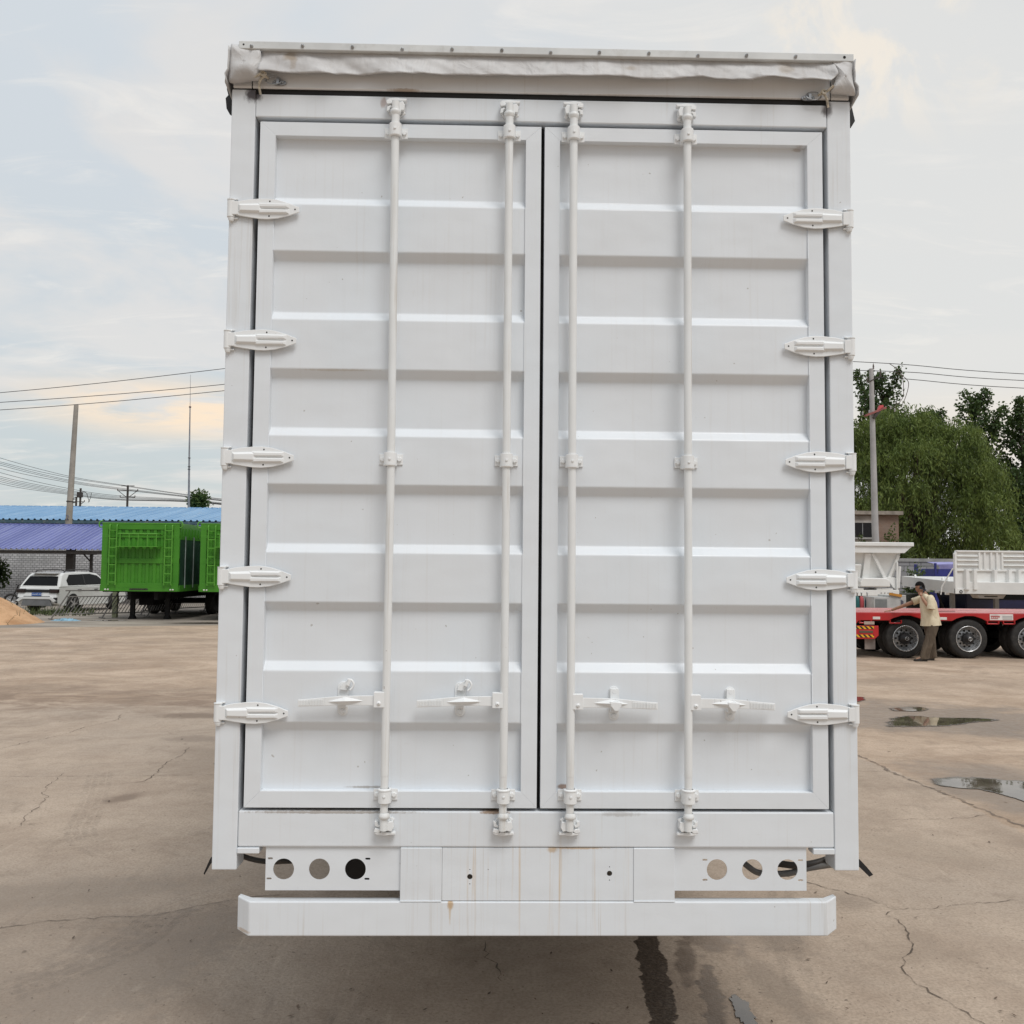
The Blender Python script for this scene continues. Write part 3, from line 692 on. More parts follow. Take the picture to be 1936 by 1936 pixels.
# ---- hinge, built once for the left side and mirrored in the mesh for the right
def hinge_mesh(s):
    mb = MB()
    T = lambda x: s*x
    top = [(.024, .027), (.066, .036), (.116, .041), (.150, .042), (.190, .037), (.235, .024), (.262, .013), (.274, .009)]
    pts = top + [(.274, -.012), (.262, -.016), (.235, -.026), (.190, -.038), (.150, -.042), (.116, -.041), (.066, -.034), (.024, -.027)]
    k0 = len(mb.v)
    mb.prism([(T(a), b) for a, b in pts], -.014, -.0075)
    # pressed ribs
    def rib(x0, x1, h0, h1, zc, t):
        y0 = -.014
        mb.add([(T(x0), y0, zc-h0), (T(x1), y0, zc-h1), (T(x1), y0, zc+h1), (T(x0), y0, zc+h0),
                (T(x0+.010), y0-t, zc-h0*.6), (T(x1-.010), y0-t, zc-h1*.55), (T(x1-.010), y0-t, zc+h1*.55), (T(x0+.010), y0-t, zc+h0*.6)],
               [(4, 5, 6, 7), (0, 1, 5, 4), (1, 2, 6, 5), (2, 3, 7, 6), (3, 0, 4, 7)])
    rib(.034, .128, .017, .021, 0, .010)
    rib(.110, .236, .0105, .0095, .0115, .009); rib(.110, .236, .0105, .0095, -.0115, .009)
    # knuckle
    mb.tube([(T(.004), -.006, -.034), (T(.004), -.006, .034)], .0155, 16)
    mb.box(*sorted((T(.004), T(.034))), -.0205, -.012, -.027, .027)
    mb.tube([(T(.005), -.006, -.050), (T(.005), -.006, -.040), (T(.005), -.006, -.034)], [.009, .013, .013], 14)
    mb.tube([(T(.005), -.006, .034), (T(.005), -.006, .037)], .0175, 14)
    # bracket on the post
    mb.box(*sorted((T(.0), T(.030))), -.010, .0, -.042, -.036); mb.box(*sorted((T(.0), T(.030))), -.010, .0, .036, .041)
    for x, z, in ((.158, .030), (.156, -.030), (.258, -.001)): mb.disc((s*x, z), .0032, -.0148, 12, 1)
    return mb
HM = {s: hinge_mesh(-s).mesh('hinge', [MAT['hardware'], MAT['hole']]) for s in (-1, 1)}
HZ = [3.412, 2.888, 2.424, 1.958, 1.434]

def bracket_mesh():
    """clamp that guides a lock rod; rod axis at y=-.040"""
    mb = MB()
    mb.box(-.046, .046, -.006, 0, -.021, .021)
    for s in (-1, 1): mb.bolt(s*.033, -.006, 0, .0105, .008)
    n = 14; po = []; r = .0245
    for k in range(n+1):
        a = PI*k/n; po.append((r*math.cos(a), -.040-r*math.sin(a)))
    poly = [(r, -.006)] + po + [(-r, -.006)]
    mb.prism(poly, -.023, .026, 'z')
    mb.lathe([(.0265, .024), (.0265, .029), (.018, .031)], (0, -.040, 0), 'z', 20)
    mb.bolt(0, -.0648, .004, .0052, .003, 10)
    return mb.mesh('rod_bracket', MAT['hardware'])
BRM = bracket_mesh()
def keeper_mesh(up, s):
    """cast cam keeper; up=+1 sits above the rod end, s mirrors it"""
    mb = MB(); X = lambda a: s*a; Z = lambda a: up*a
    pl = [(X(.036*math.cos(2*PI*k/16)), Z(.004+.036*math.sin(2*PI*k/16))) for k in range(16)]
    mb.prism(pl, -.010, 0)
    # left hook, right block, closing lip, like the casting in the photo
    mb.prism([(X(-.038), Z(-.016)), (X(-.036), Z(.004)), (X(-.020), Z(.010)), (X(-.016), Z(.002)), (X(-.024), Z(-.002)), (X(-.026), Z(-.012))], -.030, -.008)
    mb.prism([(X(-.036), Z(.012)), (X(-.040), Z(.026)), (X(-.022), Z(.030)), (X(-.012), Z(.022)), (X(-.018), Z(.014))], -.034, -.008)
    mb.prism([(X(.008), Z(-.014)), (X(.032), Z(-.016)), (X(.036), Z(.006)), (X(.028), Z(.022)), (X(.010), Z(.018))], -.040, -.008)
    mb.prism([(X(-.040), Z(.028)), (X(.040), Z(.026)), (X(.043), Z(.036)), (X(.020), Z(.037)), (X(0), Z(.040)), (X(-.030), Z(.036))], -.032, -.006)
    mb.prism([(X(-.010), Z(-.018)), (X(.006), Z(-.020)), (X(.004), Z(.030)), (X(-.012), Z(.028))], -.028, -.008)
    mb.prism([(X(.026), Z(-.028)), (X(.038), Z(-.020)), (X(.034), Z(-.012)), (X(.020), Z(-.018))], -.022, -.008)
    return mb.mesh('cam_keeper', MAT['hardware'])
def handle_mesh(s):
    """lever handle pointing away from its rod along s"""
    mb = MB(); X = lambda a: s*a
    x0, x1 = sorted((X(.006), X(.046)))
    mb.box(x0, x1, -.056, -.022, -.026, .032)                       # clamp box on the rod
    mb.box(*sorted((X(-.004), X(.012))), -.050, -.030, -.014, .020)
    mb.lathe([(.0015, -.062), (.006, -.0605), (.008, -.0565), (.008, -.054)], (X(.026), 0, -.010), 'y', 12)
    def strip(st):
        for (a, za, ha), (b_, zb, hb) in zip(st, st[1:]):
            mb.add([(X(a), -.046, za-ha), (X(a), -.046, za+ha), (X(a), -.038, za-ha), (X(a), -.038, za+ha), (X(b_), -.046, zb-hb), (X(b_), -.046, zb+hb), (X(b_), -.038, zb-hb), (X(b_), -.038, zb+hb)],
                   [(0, 1, 5, 4), (2, 6, 7, 3), (1, 3, 7, 5), (0, 4, 6, 2), (0, 2, 3, 1), (4, 5, 7, 6)])
    strip([(.040, -.001, .0185), (.10, -.001, .018), (.17, -.002, .0175), (.235, -.006, .0155), (.29, -.010, .014), (.336, -.013, .0135)])
    # stiffening ridge pressed along the middle
    mb.add([(X(.085), -.046, -.002), (X(.225), -.046, -.006), (X(.155), -.066, -.001), (X(.155), -.046, .013), (X(.155), -.046, -.017)], [(0, 2, 3), (2, 1, 3), (0, 4, 2), (2, 4, 1)])
    # grip serrations
    for k in range(16):
        xx = .240+.0058*k
        mb.box(*sorted((X(xx), X(xx+.003))), -.0485, -.0455, -.021, .003-.005*(k/16))
    return mb.mesh('lever_handle', MAT['hardware'])
def catch_mesh(s, open_):
    mb = MB(); X = lambda a: s*a
    pl = slot(0, 0, .040, .128, 8)
    # upright rounded back plate
    pl = [(.021*math.cos(a), .045+.021*math.sin(a)) for a in [PI*k/8 for k in range(9)]] + [(.021*math.cos(a), -.045+.021*math.sin(a)) for a in [PI+PI*k/8 for k in range(9)]]
    mb.prism(pl, -.005, 0)
    mb.bolt(0, -.005, -.049, .011, .008); mb.bolt(0, -.005, .047, .012, .012)
    mb.box(-.015, .015, -.034, -.004, -.031, -.012)
    if open_:
        mb.prism([(-.012, .036), (.014, .034), (.030, .056), (.022, .074), (-.004, .060)], -.020, -.006)
        mb.prism([(.014, .056), (.026, .050), (.034, .070), (.026, .080)], -.032, -.018)
        mb.tube(spline([(.020, -.026, .076), (.034, -.028, .074), (.044, -.030, .060), (.040, -.030, .046), (.030, -.030, .036)], 4), .0045, 8)
    else:
        mb.prism([(-.015, .058), (.015, .058), (.016, .012), (-.016, .012)], -.016, -.006)
        mb.prism([(-.023, .014), (.023, .010), (.021, -.004), (.008, -.021), (-.004, -.021), (-.018, -.004)], -.068, -.056)
        mb.prism([(-.012, .016), (.012, .016), (.012, .004), (-.012, .004)], -.058, -.014)
    return mb.mesh('handle_catch', MAT['hardware'])

def obj_from(me, name, parent, loc=(0, 0, 0), bevel=.0015):
    o = bpy.data.objects.new(name, me); C.objects.link(o); o.parent = parent; o.location = loc
    if bevel:
        b = o.modifiers.new('bevel', 'BEVEL'); b.width = bevel; b.segments = 2; b.limit_method = 'ANGLE'; b.angle_limit = R(40)
    return o
HANDLE = {s: handle_mesh(s) for s in (-1, 1)}
CATCH = {(s, o): catch_mesh(s, o) for s in (-1, 1) for o in (True, False)}
KEEP = {(u, s): keeper_mesh(u, s) for u in (-1, 1) for s in (-1, 1)}

BANDS = [(3.440, 3.251), (2.975, 2.777), (2.511, 2.319), (2.051, 1.858), (1.592, 1.394)]
DR, CH = .030, .034
def door(s):
    xo, xi = 1.134, .007                                     # outer and inner edges
    z0, z1 = 1.069, 3.774; fw = .062
    X = lambda a: s*a
    mb = MB()                                                # mitred frame
    a, b_, c, d_ = (X(xi), z0), (X(xo), z0), (X(xo), z1), (X(xi), z1)
    ai, bi, ci, di = (X(xi+fw), z0+fw+.001), (X(xo-fw), z0+fw+.001), (X(xo-fw), z1-fw+.006), (X(xi+fw), z1-fw+.006)
    for q in ((a, b_, bi, ai), (b_, c, ci, bi), (c, d_, di, ci), (d_, a, ai, di)): mb.prism(q, 0, .05)
    for xx in (xi+fw, xo-fw):                                # weld beads
        for zt, zb in BANDS: mb.tube([(X(xx), .001, zt), (X(xx), .001, zb)], .0022, 6)
    dr = mb.build('door', MAT['door'], van, .0028)
    # ribbed sheet
    pf = [(3.735, .004+DR)]
    for zt, zb in BANDS: pf += [(zt+CH, .004+DR), (zt, .004), (zb, .004), (zb-CH, .004+DR)]
    pf += [(1.12, .004+DR)]
    x0, x1 = xi+fw-.012, xo-fw+.012
    nseg = 24; vs = []; fs = []
    for i in range(nseg+1):
        x = x0+(x1-x0)*i/nseg
        for z, y in pf:
            vs.append((X(x), y+.0034*mnoise.noise(Vector((x*3.1*s, z*2.6, 2.2+s))), z))
    n = len(pf)
    for i in range(nseg):
        for k in range(n-1): fs.append((i*n+k, (i+1)*n+k, (i+1)*n+k+1, i*n+k+1))
    mb = MB(); mb.add(vs, fs); p_ = mb.build('door_panel', MAT['door'], dr, .004)
    for k, z in enumerate(HZ):
        h = obj_from(HM[s], 'hinge', dr, (s*1.243, -.001, z+(.003*s if k else 0)), .0018)
    rods = (-.590, -.1365) if s < 0 else (.1205, .5760)
    for j, rx in enumerate(rods):
        mb = MB(); bow = .004*(1 if s < 0 and j == 0 else 0)
        pts = [(rx-.002, -.040, .995), (rx-.001, -.040, 1.2), (rx, -.040, 1.5), (rx+bow, -.041, 2.3), (rx+bow*.8, -.040, 2.7), (rx, -.040, 3.845)]
        mb.tube(pts[1:5]+[(rx, -.040, 3.70)], .0158, 16)
        mb.tube([pts[0], (rx-.001, -.040, 1.21)], .0150, 16); mb.tube([(rx, -.040, 3.69), pts[-1]], .0160, 16)
        for zc, dz_ in ((1.052, -1), (3.800, 1)):
            mb.lathe([(.016, -.010*dz_), (.0215, 0), (.0215, .010*dz_), (.012, .016*dz_)], (rx, -.040, zc), 'z', 16)
        rod = mb.build('lock_rod', MAT['rodpaint'], dr)
        for z, fl in ((3.732, 1), (2.419, 1), (1.122, -1)):
            b2 = obj_from(BRM, 'rod_bracket', dr, (rx, .0, z), .0012)
            if fl > 0: b2.rotation_euler = (0, PI, 0)
            if z == 2.419: b2.location.y = .003
        obj_from(KEEP[(1, 1 if s < 0 else -1)], 'cam_keeper', hdr, (rx, 0, 3.828), .0022)
        obj_from(KEEP[(-1, 1 if s < 0 else -1)], 'cam_keeper', sill, (rx, 0, 1.012), .0022)
        obj_from(HANDLE[s if s < 0 else 1], 'lever_handle', dr, (rx, 0, 1.486-.004*(s > 0)), .0014)
        obj_from(CATCH[(s, s < 0)], 'handle_catch', dr, (rx+s*.171, .004, 1.486-.012*(s > 0)), .0014)
    # protective overlap lip on the meeting edge
    return dr
# left-hand handles point to the left, right-hand ones to the right
door(-1); door(1)

# ---- rear under-run structure
for s in (-1, 1):
    x0, x1 = sorted((s*.530, s*1.047)); hs = (-.978, -.841, -.703) if s < 0 else (.697, .835, .973)
    outer = [(x0, .754), (x1, .754), (x1, .919), (x0, .919)]
    holes = [circle(h, .834, .0400) for h in hs]
    sl = ((-1.030, .874), (-.656, .873), (-1.033, .798), (-.658, .797)) if s < 0 else ((.650, .871), (1.024, .870), (.650, .795), (1.024, .794))
    holes += [slot(a, b_, .020, .008) for a, b_ in sl]
    plate_with_holes('lamp_panel', outer, holes, .012, .004, [W_], van)
    x0, x1 = sorted((s*.3695, s*.5295)); mb = MB(); mb.box(x0, x1, -.001, .05, .718, .919); mb.build('bumper_bracket', MAT['plate'], van, .003)
    mb = MB(); mb.bar((s*.37, -.0012, .7175), (s*.53, -.0012, .7175), .006, .005); mb.build('weld_bead', W_, van, .002)
plate_with_holes('rear_plate', [(-.3685, .7195), (.3685, .7195), (.3685, .9185), (-.3685, .9185)],
                 [circle(-.262, .809, .0105, 16), circle(.277, .822, .0105, 16), circle(-.262, .836, .0024, 8), circle(-.262, .782, .0024, 8), circle(.277, .847, .0024, 8), circle(.277, .797, .0024, 8), circle(-.192, .836, .0018, 8)], .0015, .005, [MAT['plate']], van)
mb = MB()                                                    # folded bumper channel with bent, clipped ends
prof = [(-1.161, .055, .592, .719), (-1.104, -.002, .586, .7165), (1.122, -.002, .586, .7165), (1.179, .055, .592, .719)]
vs = []
for x, y, za, zb in prof: vs += [(x, y, za), (x, y, zb), (x, y+.05, zb), (x, y+.05, za)]
vs[2] = (-1.158, .085, .719); vs[14] = (1.176, .085, .719)
fs = []
for i in range(3):
    o = i*4; fs += [(o, o+1, o+5, o+4), (o+1, o+2, o+6, o+5), (o+3, o, o+4, o+7), (o+2, o+3, o+7, o+6)]
fs += [(3, 2, 1, 0), (12, 13, 14, 15)]
mb.add(vs, fs); mb.build('bumper', MAT['bumper'], van, .005)
# chassis, hoses and rubber
CHM = MAT['chassis']
mb = MB()
for s in (-1, 1):
    mb.box(s*.5-.06, s*.5+.06, .06, 11.5, .93, .96); mb.box(s*.5-.06, s*.5+.06, .06, 11.5, .60, .62); mb.box(s*.5-.006, s*.5+.006, .06, 11.5, .62, .93)
for i in range(12): mb.box(-1.18, 1.18, .35+i*1.0, .43+i*1.0, .93, 1.0)
mb.build('chassis', CHM, van)
mb = MB(); mb.box(-.80, -.60, .42, .46, .66, .92); mb.box(-.83, -.80, .42, .45, .72, .9); mb.build('mud_flap', MAT['black'], van)
for s in (-1, 1):
    mb = MB(); mb.box(*sorted((s*.62, s*1.2)), 2.30, 2.31, .42, .98); mb.build('mud_flap', MAT['black'], van)  # unseen flaps added to block light under the trailer
mb = MB(); mb.box(-.42, .42, 2.2, 2.3, .50, .98); mb.build('added_cross_member', MAT['chassis'], van)  # unseen box added to darken the ground behind the bumper
def tube_part(name, pts, r, m): mb = MB(); mb.tube(spline(pts, 8), r, 10); return mb.build(name, m, van)
tube_part('hose', [(-1.24, .26, .87), (-1.22, .28, .815), (-1.185, .3, .789), (-1.119, .3, .776), (-1.045, .3, .776), (-.95, .32, .79), (-.7, .4, .9)], .011, MAT['dark_hose'])
tube_part('hose', [(1.275, .26, .86), (1.264, .28, .815), (1.223, .3, .785), (1.148, .3, .767), (1.063, .3, .765), (.95, .33, .79), (.85, .4, .9)], .014, MAT['dark_hose'])
tube_part('hose', [(1.30, .27, .785), (1.263, .28, .776), (1.148, .3, .751), (1.063, .3, .730), (.952, .3, .730), (.89, .3, .763), (.8, .35, .84), (.75, .4, .92)], .013, MAT['grey_rubber'])
mb = MB(); mb.bar((1.215, .280, .80), (1.228, .280, .76), .007, .006); mb.build('cable_tie', MAT['grey_rubber'], van)
mb = MB(); mb.prism([(-1.24, .86), (-1.31, .821), (-1.322, .795), (-1.337, .758), (-1.334, .752), (-1.309, .797), (-1.24, .83)], .2, .206); mb.build('rubber_strap', MAT['black'], van)
mb = MB(); mb.prism([(1.24, .88), (1.33, .817), (1.357, .789), (1.385, .756), (1.369, .748), (1.33, .785), (1.24, .84)], .2, .206); mb.build('rubber_strap', MAT['black'], van)
# wheels
TYRE = plain('worn_tyre_rubber', (.022, .021, .020), .75, var=.35, vscale=5, dirt=(.10, .085, .07), dirt_amt=.35, bump=.3, bscale=40)
RIM = plain('brushed_wheel_rim', (.66, .67, .68), .26, .8, var=.15, vscale=9)
RIMD = plain('grey_wheel_disc', (.30, .31, .32), .34, .6, var=.2, vscale=6)
HUBM = plain('black_hub', (.012, .012, .013), .45, var=.3)
def wheel(parent, x, y, z, r=.46, w=.26, axis='x', sgn=1, detail=True):
    """dished truck wheel; the dish faces sgn along the axis"""
    k = r/.46; S = sgn
    mb = MB(); pr = [(.30, -.5), (.40, -.52), (.445, -.46), (.46, -.34), (.46, .34), (.445, .46), (.40, .52), (.30, .5)]
    mb.lathe([(a*k, b_*w) for a, b_ in pr], (0, 0, 0), axis, 40)
    if detail:
        for q in range(4): mb.lathe([(.4602*k, (-.27+q*.18)*w-.008), (.452*k, (-.27+q*.18)*w), (.4602*k, (-.27+q*.18)*w+.008)], (0, 0, 0), axis, 40)
    o = mb.build('wheel', TYRE, parent, loc=(x, y, z))
    mb = MB(); mb.lathe([(.302*k, .50*w*S), (.305*k, .53*w*S), (.292*k, .545*w*S), (.280*k, .50*w*S), (.272*k, .30*w*S), (.262*k, .28*w*S), (.252*k, .05*w*S)], (0, 0, 0), axis, 40); mb.build('rim', RIM, o)
    mb = MB(); mb.lathe([(.255*k, .04*w*S), (.240*k, .02*w*S), (.228*k, .10*w*S), (.145*k, .16*w*S), (.02, .16*w*S)], (0, 0, 0), axis, 40); mb.build('wheel_disc', RIMD, o)
    mb = MB(); mb.lathe([(.135*k, .25*w*S), (.125*k, .62*w*S), (.075*k, .70*w*S), (.07*k, .80*w*S), (.001, .82*w*S)], (0, 0, 0), axis, 28); mb.build('hub', HUBM, o)
    if detail:
        mb = MB(); nuts = MB()
        def pt(rad, ang, off):
            a, b_ = rad*math.cos(ang), rad*math.sin(ang)
            return {'x': Vector((off, a, b_)), 'y': Vector((a, off, b_))}[axis]
        for q in range(10):
            a = 2*PI*q/10; ax = pt(0, 0, 1)*S
            mb.tube([pt(.190*k, a, .10*w*S), pt(.190*k, a, .145*w*S)], .026*k, 14)
            nuts.tube([pt(.150*k, a+.3, .14*w*S), pt(.150*k, a+.3, .30*w*S)], .012*k, 6)
        mb.build('vent_hole', MAT['hole'], o); nuts.build('wheel_nut', HUBM, o)
        mb = MB(); mb.lathe([(.046*k, .815*w*S), (.046*k, .835*w*S), (.036*k, .835*w*S), (.036*k, .815*w*S)], (0, 0, 0), axis, 24); e = .830*w*S
        p4 = [pt(.037*k, a, e) for a in (2.2, 2.6, 5.3, 5.75)]; mb.tube([(p4[0]+p4[1])/2, (p4[2]+p4[3])/2], .006, 6); mb.build('hub_emblem', RIM, o)
    return o
for yy in (3.0, 4.31, 5.62):
    for s in (-1, 1):
        mb = MB(); mb.prism([(yy-.66, 1.0), (yy-.60, .86), (yy-.42, 1.0)], *sorted((s*.66, s*1.2)), axis='x'); mb.build('added_mudguard', MAT['black'], van)  # unseen guards added to cut light reaching under the trailer
    mb = MB(); mb.tube([(-1.1, yy, .5), (1.1, yy, .5)], .07, 12); mb.build('axle', CHM, van)
    for s in (-1, 1): wheel(van, s*1.10, yy, .51, .51, .28, 'x', s, False)
# ------------------------------------------------------------------ left background
def corrugated(name, x0, x1, pa, pb, pitch, depth, mat, parent, loc=None):
    """ribbed roof sheet from edge pa=(y,z) to pb=(y,z), ribs running down the slope"""
    n = int((x1-x0)/pitch); vs = []; fs = []
    dy, dz = pb[0]-pa[0], pb[1]-pa[1]; L = math.hypot(dy, dz); ny, nz = -dz/L, dy/L
    for i in range(n):
        for q, h in ((0, 0), (.52, 0), (.64, 1), (.86, 1), (.98, 0)):
            x = x0+(i+q)*pitch
            for (y, z) in (pa, pb): vs.append((x, y+ny*h*depth, z+nz*h*depth))
    m = len(vs)//2
    mb = MB(); mb.add(vs, [(2*i, 2*i+1, 2*i+3, 2*i+2) for i in range(m-1)])
    o = mb.build(name, mat, parent, loc=loc, recalc=False)
    return o
def roof_paint(name, a, b_, dirt):
    m, t, b = new_mat(name); p = t.obj()
    c = t.mix(t.ss(t.noise(t.scale(p, (2.2, .12, .12)), 1.0, 5, .6), .3, .7), a, b_)
    c = t.mix(t.math('MULTIPLY', t.ss(t.noise(t.scale(p, (4.5, .25, .25)), 1.0, 6, .7), .5, .7), .4), c, dirt)
    set_p(t, b, c, .45, spec=.4); return m
ROOF_SKY = roof_paint('sky_blue_roof_sheet', (.155, .32, .52), (.25, .43, .63), (.33, .44, .54))
ROOF_VIO = roof_paint('violet_blue_roof_sheet', (.135, .158, .37), (.20, .228, .465), (.28, .31, .43))
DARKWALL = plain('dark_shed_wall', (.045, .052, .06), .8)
# long blue-roofed warehouse
wh = tag(empty('warehouse', (-32, 62, 0)), 'long low warehouse with a sky blue corrugated metal roof', 'warehouse')
corrugated('roof', -22, 30, (-.6, 4.93), (10, 6.42), .42, .085, ROOF_SKY, wh)
corrugated('rear_roof', -22, 30, (20.6, 4.93), (10, 6.41), .30, .05, ROOF_SKY, wh)
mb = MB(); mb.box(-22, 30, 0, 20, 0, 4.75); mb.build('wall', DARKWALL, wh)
mb = MB(); mb.box(-22, 30, -.66, -.56, 4.70, 4.90); mb.build('gutter', plain('rusty_teal_gutter', (.05, .10, .13), .6, dirt=(.28, .28, .24), dirt_amt=.5, vscale=1.2), wh)
mb = MB()
for i in range(86): mb.box(-22+i*.6, -21.62+i*.6, 9.85, 10.15, 6.44, 6.50)
mb.box(-22, 30, 9.7, 10.3, 6.40, 6.45); mb.build('ridge_cap', ROOF_SKY, wh)
# painted brick wall behind the car
def brick_mat(name, a, b_, mortar, sc, rough=.9, grime=None):
    m, t, b = new_mat(name); p = t.obj()
    x, y, z = t.sep(p); cv = t.node('ShaderNodeCombineXYZ'); t.put(cv.inputs[0], t.math('ADD', x, y)); t.put(cv.inputs[1], z)
    br = t.node('ShaderNodeTexBrick'); t.put(br.inputs['Vector'], cv.outputs[0])
    br.inputs['Color1'].default_value = (*a, 1); br.inputs['Color2'].default_value = (*b_, 1); br.inputs['Mortar'].default_value = (*mortar, 1)
    br.inputs['Scale'].default_value = sc; br.inputs['Mortar Size'].default_value = .025; br.inputs['Bias'].default_value = 0
    c = t.mix(t.math('MULTIPLY', t.ss(t.noise(p, 1.2, 6, .7), .40, .70), .6), br.outputs[0], grime or mortar)
    set_p(t, b, c, rough, normal=t.bump(br.outputs['Fac'], .8, -.03)); return m
wl = tag(empty('brick_wall', (-27, 50.5, 0)), 'whitewashed rough brick wall at the back of the carport', 'wall')
mb = MB(); mb.box(-14, 16, 0, .25, 0, 2.9); mb.build('wall_body', brick_mat('whitewashed_brick', (.80, .80, .80), (.62, .62, .63), (.22, .22, .22), 2.0, grime=(.34, .34, .34)), wl)
mb = MB(); mb.box(-14, 16, -.05, .30, 2.9, 2.98); mb.build('coping', plain('grey_wall_coping', (.25, .25, .25), .9), wl)
# carport
cpt = tag(empty('carport', (-24, 45, 0)), 'open carport with a ribbed violet blue roof on dark posts', 'carport')
corrugated('roof', -16, 9, (-1.9, 2.66), (3.2, 4.07), .26, .06, ROOF_VIO, cpt)
mb = MB(); mb.bar((-16, 3.2, 4.06), (9, 3.2, 4.06), .5, .10); mb.build('ridge_flashing', ROOF_VIO, cpt)
DST = plain('dark_brown_steel', (.055, .048, .043), .6, .2, dirt=(.15, .12, .10))
mb = MB(); mb.box(-16, 9, -1.78, -1.70, 2.46, 2.62); mb.build('eave_beam', DST, cpt)
mb = MB(); mb.box(-16, 9, -.2, -.12, 2.72, 2.84); mb.build('purlin', DST, cpt)
for x in (-6.5, 3.0):
    mb = MB(); mb.box(x-.18, x+.18, -1.0, -.7, 0, 2.75); mb.build('post', DST, cpt)
for x in (4.05, 8.4):
    mb = MB(); mb.box(x-.06, x+.06, -1.0, -.88, 0, 2.55); mb.build('post', DST, cpt)
    mb = MB(); mb.bar((x, -.94, 2.05), (x-.42, -.94, 2.50), .06, .06); mb.build('brace', DST, cpt)
    mb = MB(); mb.bar((x-1.1, -.94, 2.47), (x+.25, -.94, 2.47), .07, .07); mb.build('tie_beam', DST, cpt)

# leaning concrete pole standing between carport and warehouse
CONC = plain('weathered_concrete_pole', (.36, .33, .285), .9, var=.12, vscale=1.5, dirt=(.22, .20, .17), dirt_amt=.4, bump=.3, bscale=30)
pl = tag(empty('concrete_pole', (-24.72, 52, 0)), 'leaning bare concrete pole rising above the violet carport roof', 'pole')
mb = MB(); mb.tube([(-.05, 0, 0), (.12, 0, 4.3), (.31, 0, 11.24)], [.215, .185, .125], 18); mb.build('shaft', CONC, pl)
mb = MB(); mb.tube([(.135, 0, 5.55), (.138, 0, 5.61)], .195, 18); mb.box(.30, .42, -.05, .05, 5.50, 5.56); mb.box(.30, .40, -.05, .05, 5.70, 5.76); mb.build('clamp_band', DST, pl)
mb = MB(); mb.add([(-.02, -.195, 4.46), (.20, -.195, 4.46), (.20, -.19, 4.86), (-.02, -.19, 4.86)], [(0, 1, 2, 3)])
NUMP = plain('grey_painted_number_patch', (.17, .17, .24), .8, var=.5, vscale=6)
txt = bpy.data.curves.new('pole_number', 'FONT'); txt.body = "2"; txt.size = .42; txt.align_x = 'CENTER'; txt.extrude = .004
to = bpy.data.objects.new('number_source', txt); C.objects.link(to)
nm_ = bpy.data.meshes.new_from_object(to.evaluated_get(bpy.context.evaluated_depsgraph_get())); bpy.data.objects.remove(to)
nm_.materials.clear(); nm_.materials.append(NUMP)
to = bpy.data.objects.new('pole_number', nm_); C.objects.link(to); to.parent = pl; to.location = (.115, -.200, 4.5); to.rotation_euler = (PI/2, 0, 0)

# slim radio mast
ms = tag(empty('radio_mast', (-24.0, 72, 0)), 'very thin straight grey radio mast behind the blue roof', 'mast')
mb = MB(); mb.tube([(0, 0, 0), (-.02, 0, 7.0), (-.09, 0, 11), (-.13, 0, 14.5)], [.11, .09, .065, .045], 10); mb.tube([(-.13, 0, 14.5), (-.17, 0, 17.1)], [.022, .012], 8); mb.build('tube', plain('grey_mast_metal', (.30, .30, .31), .5, .5), ms)
mb = MB(); mb.lathe([(.01, -.10), (.09, -.05), (.09, .05), (.01, .10)], (-.13, 0, 14.5), 'z', 12); mb.build('joint_collar', plain('brown_mast_joint', (.22, .15, .13), .6), ms)
for z in (10.4, 9.7, 9.5): mb = MB(); mb.tube([(-.075, 0, z), (-.075, 0, z+.05)], .11, 10); mb.build('clamp_band', DST, ms)

# ---- green semi-trailers, front ends facing us
def green(name, a, b_):
    m, t, b = new_mat(name); p = t.obj()
    c = t.mix(t.ss(t.noise(p, 1.2, 4, .6), .3, .7), a, b_)
    set_p(t, b, c, .38, spec=.35); return m
GREEN = green('bright_green_trailer_paint', (.050, .215, .018), (.068, .26, .024))
GREENR = green('light_green_rail_paint', (.085, .29, .035), (.11, .33, .045))
GREEN_SHADE = plain('shaded_green_side_sheet', (.012, .05, .026), .5, var=.2)  # dark green paints in the shade along the trailer side
LAMP = plain('white_marker_lens', (.75, .75, .68), .3)
DKW = plain('dark_underbody', (.010, .010, .010), .85, var=.3)
gt = tag(empty('cargo_trailer', (-12.58, 30.4, 0)), 'bright green high sided cargo trailer, its whole front end in view', 'trailer', 'green cargo trailers')
hw, zb, zt, LN = 1.275, 1.03, 3.46, 8.6
mb = MB()                                                # front wall: pressed vertical ribs between rails
for z0, z1 in ((3.22, 3.42), (2.93, 3.03), (2.02, 2.20), (1.15, 1.33), (zb, 1.15)): mb.box(-hw, hw, -.03, .04, z0, z1)
for s in (-1, 1): mb.box(*sorted((s*hw, s*(hw-.20))), -.028, .04, zb, 3.42)
mb.box(-hw, hw, .03, .07, zb, 3.42)
for i in range(9):
    x = -.95+i*.235
    mb.prism([(x-.075, .03), (x-.045, -.012), (x+.045, -.012), (x+.075, .03)], 1.33, 3.22, 'z')
mb.build('front_wall', GREEN, gt, .006)
mb = MB(); mb.box(-hw, hw, -.04, .05, 3.42, zt); mb.build('top_rail', GREENR, gt, .005)
for x in (-1.0, .82):                                     # two ladders with curved tops
    mb = MB()
    for dx_ in (-.0, .235):
        mb.tube(spline([(x+dx_, -.11, 1.25), (x+dx_, -.11, 2.4), (x+dx_, -.11, 3.25), (x+dx_, -.08, 3.37), (x+dx_, -.01, 3.36)], 5), .024, 8)
    for k in range(7): mb.box(x-.01, x+.245, -.135, -.105, 1.34+k*.305, 1.375+k*.305)
    mb.build('ladder', GREENR, gt)
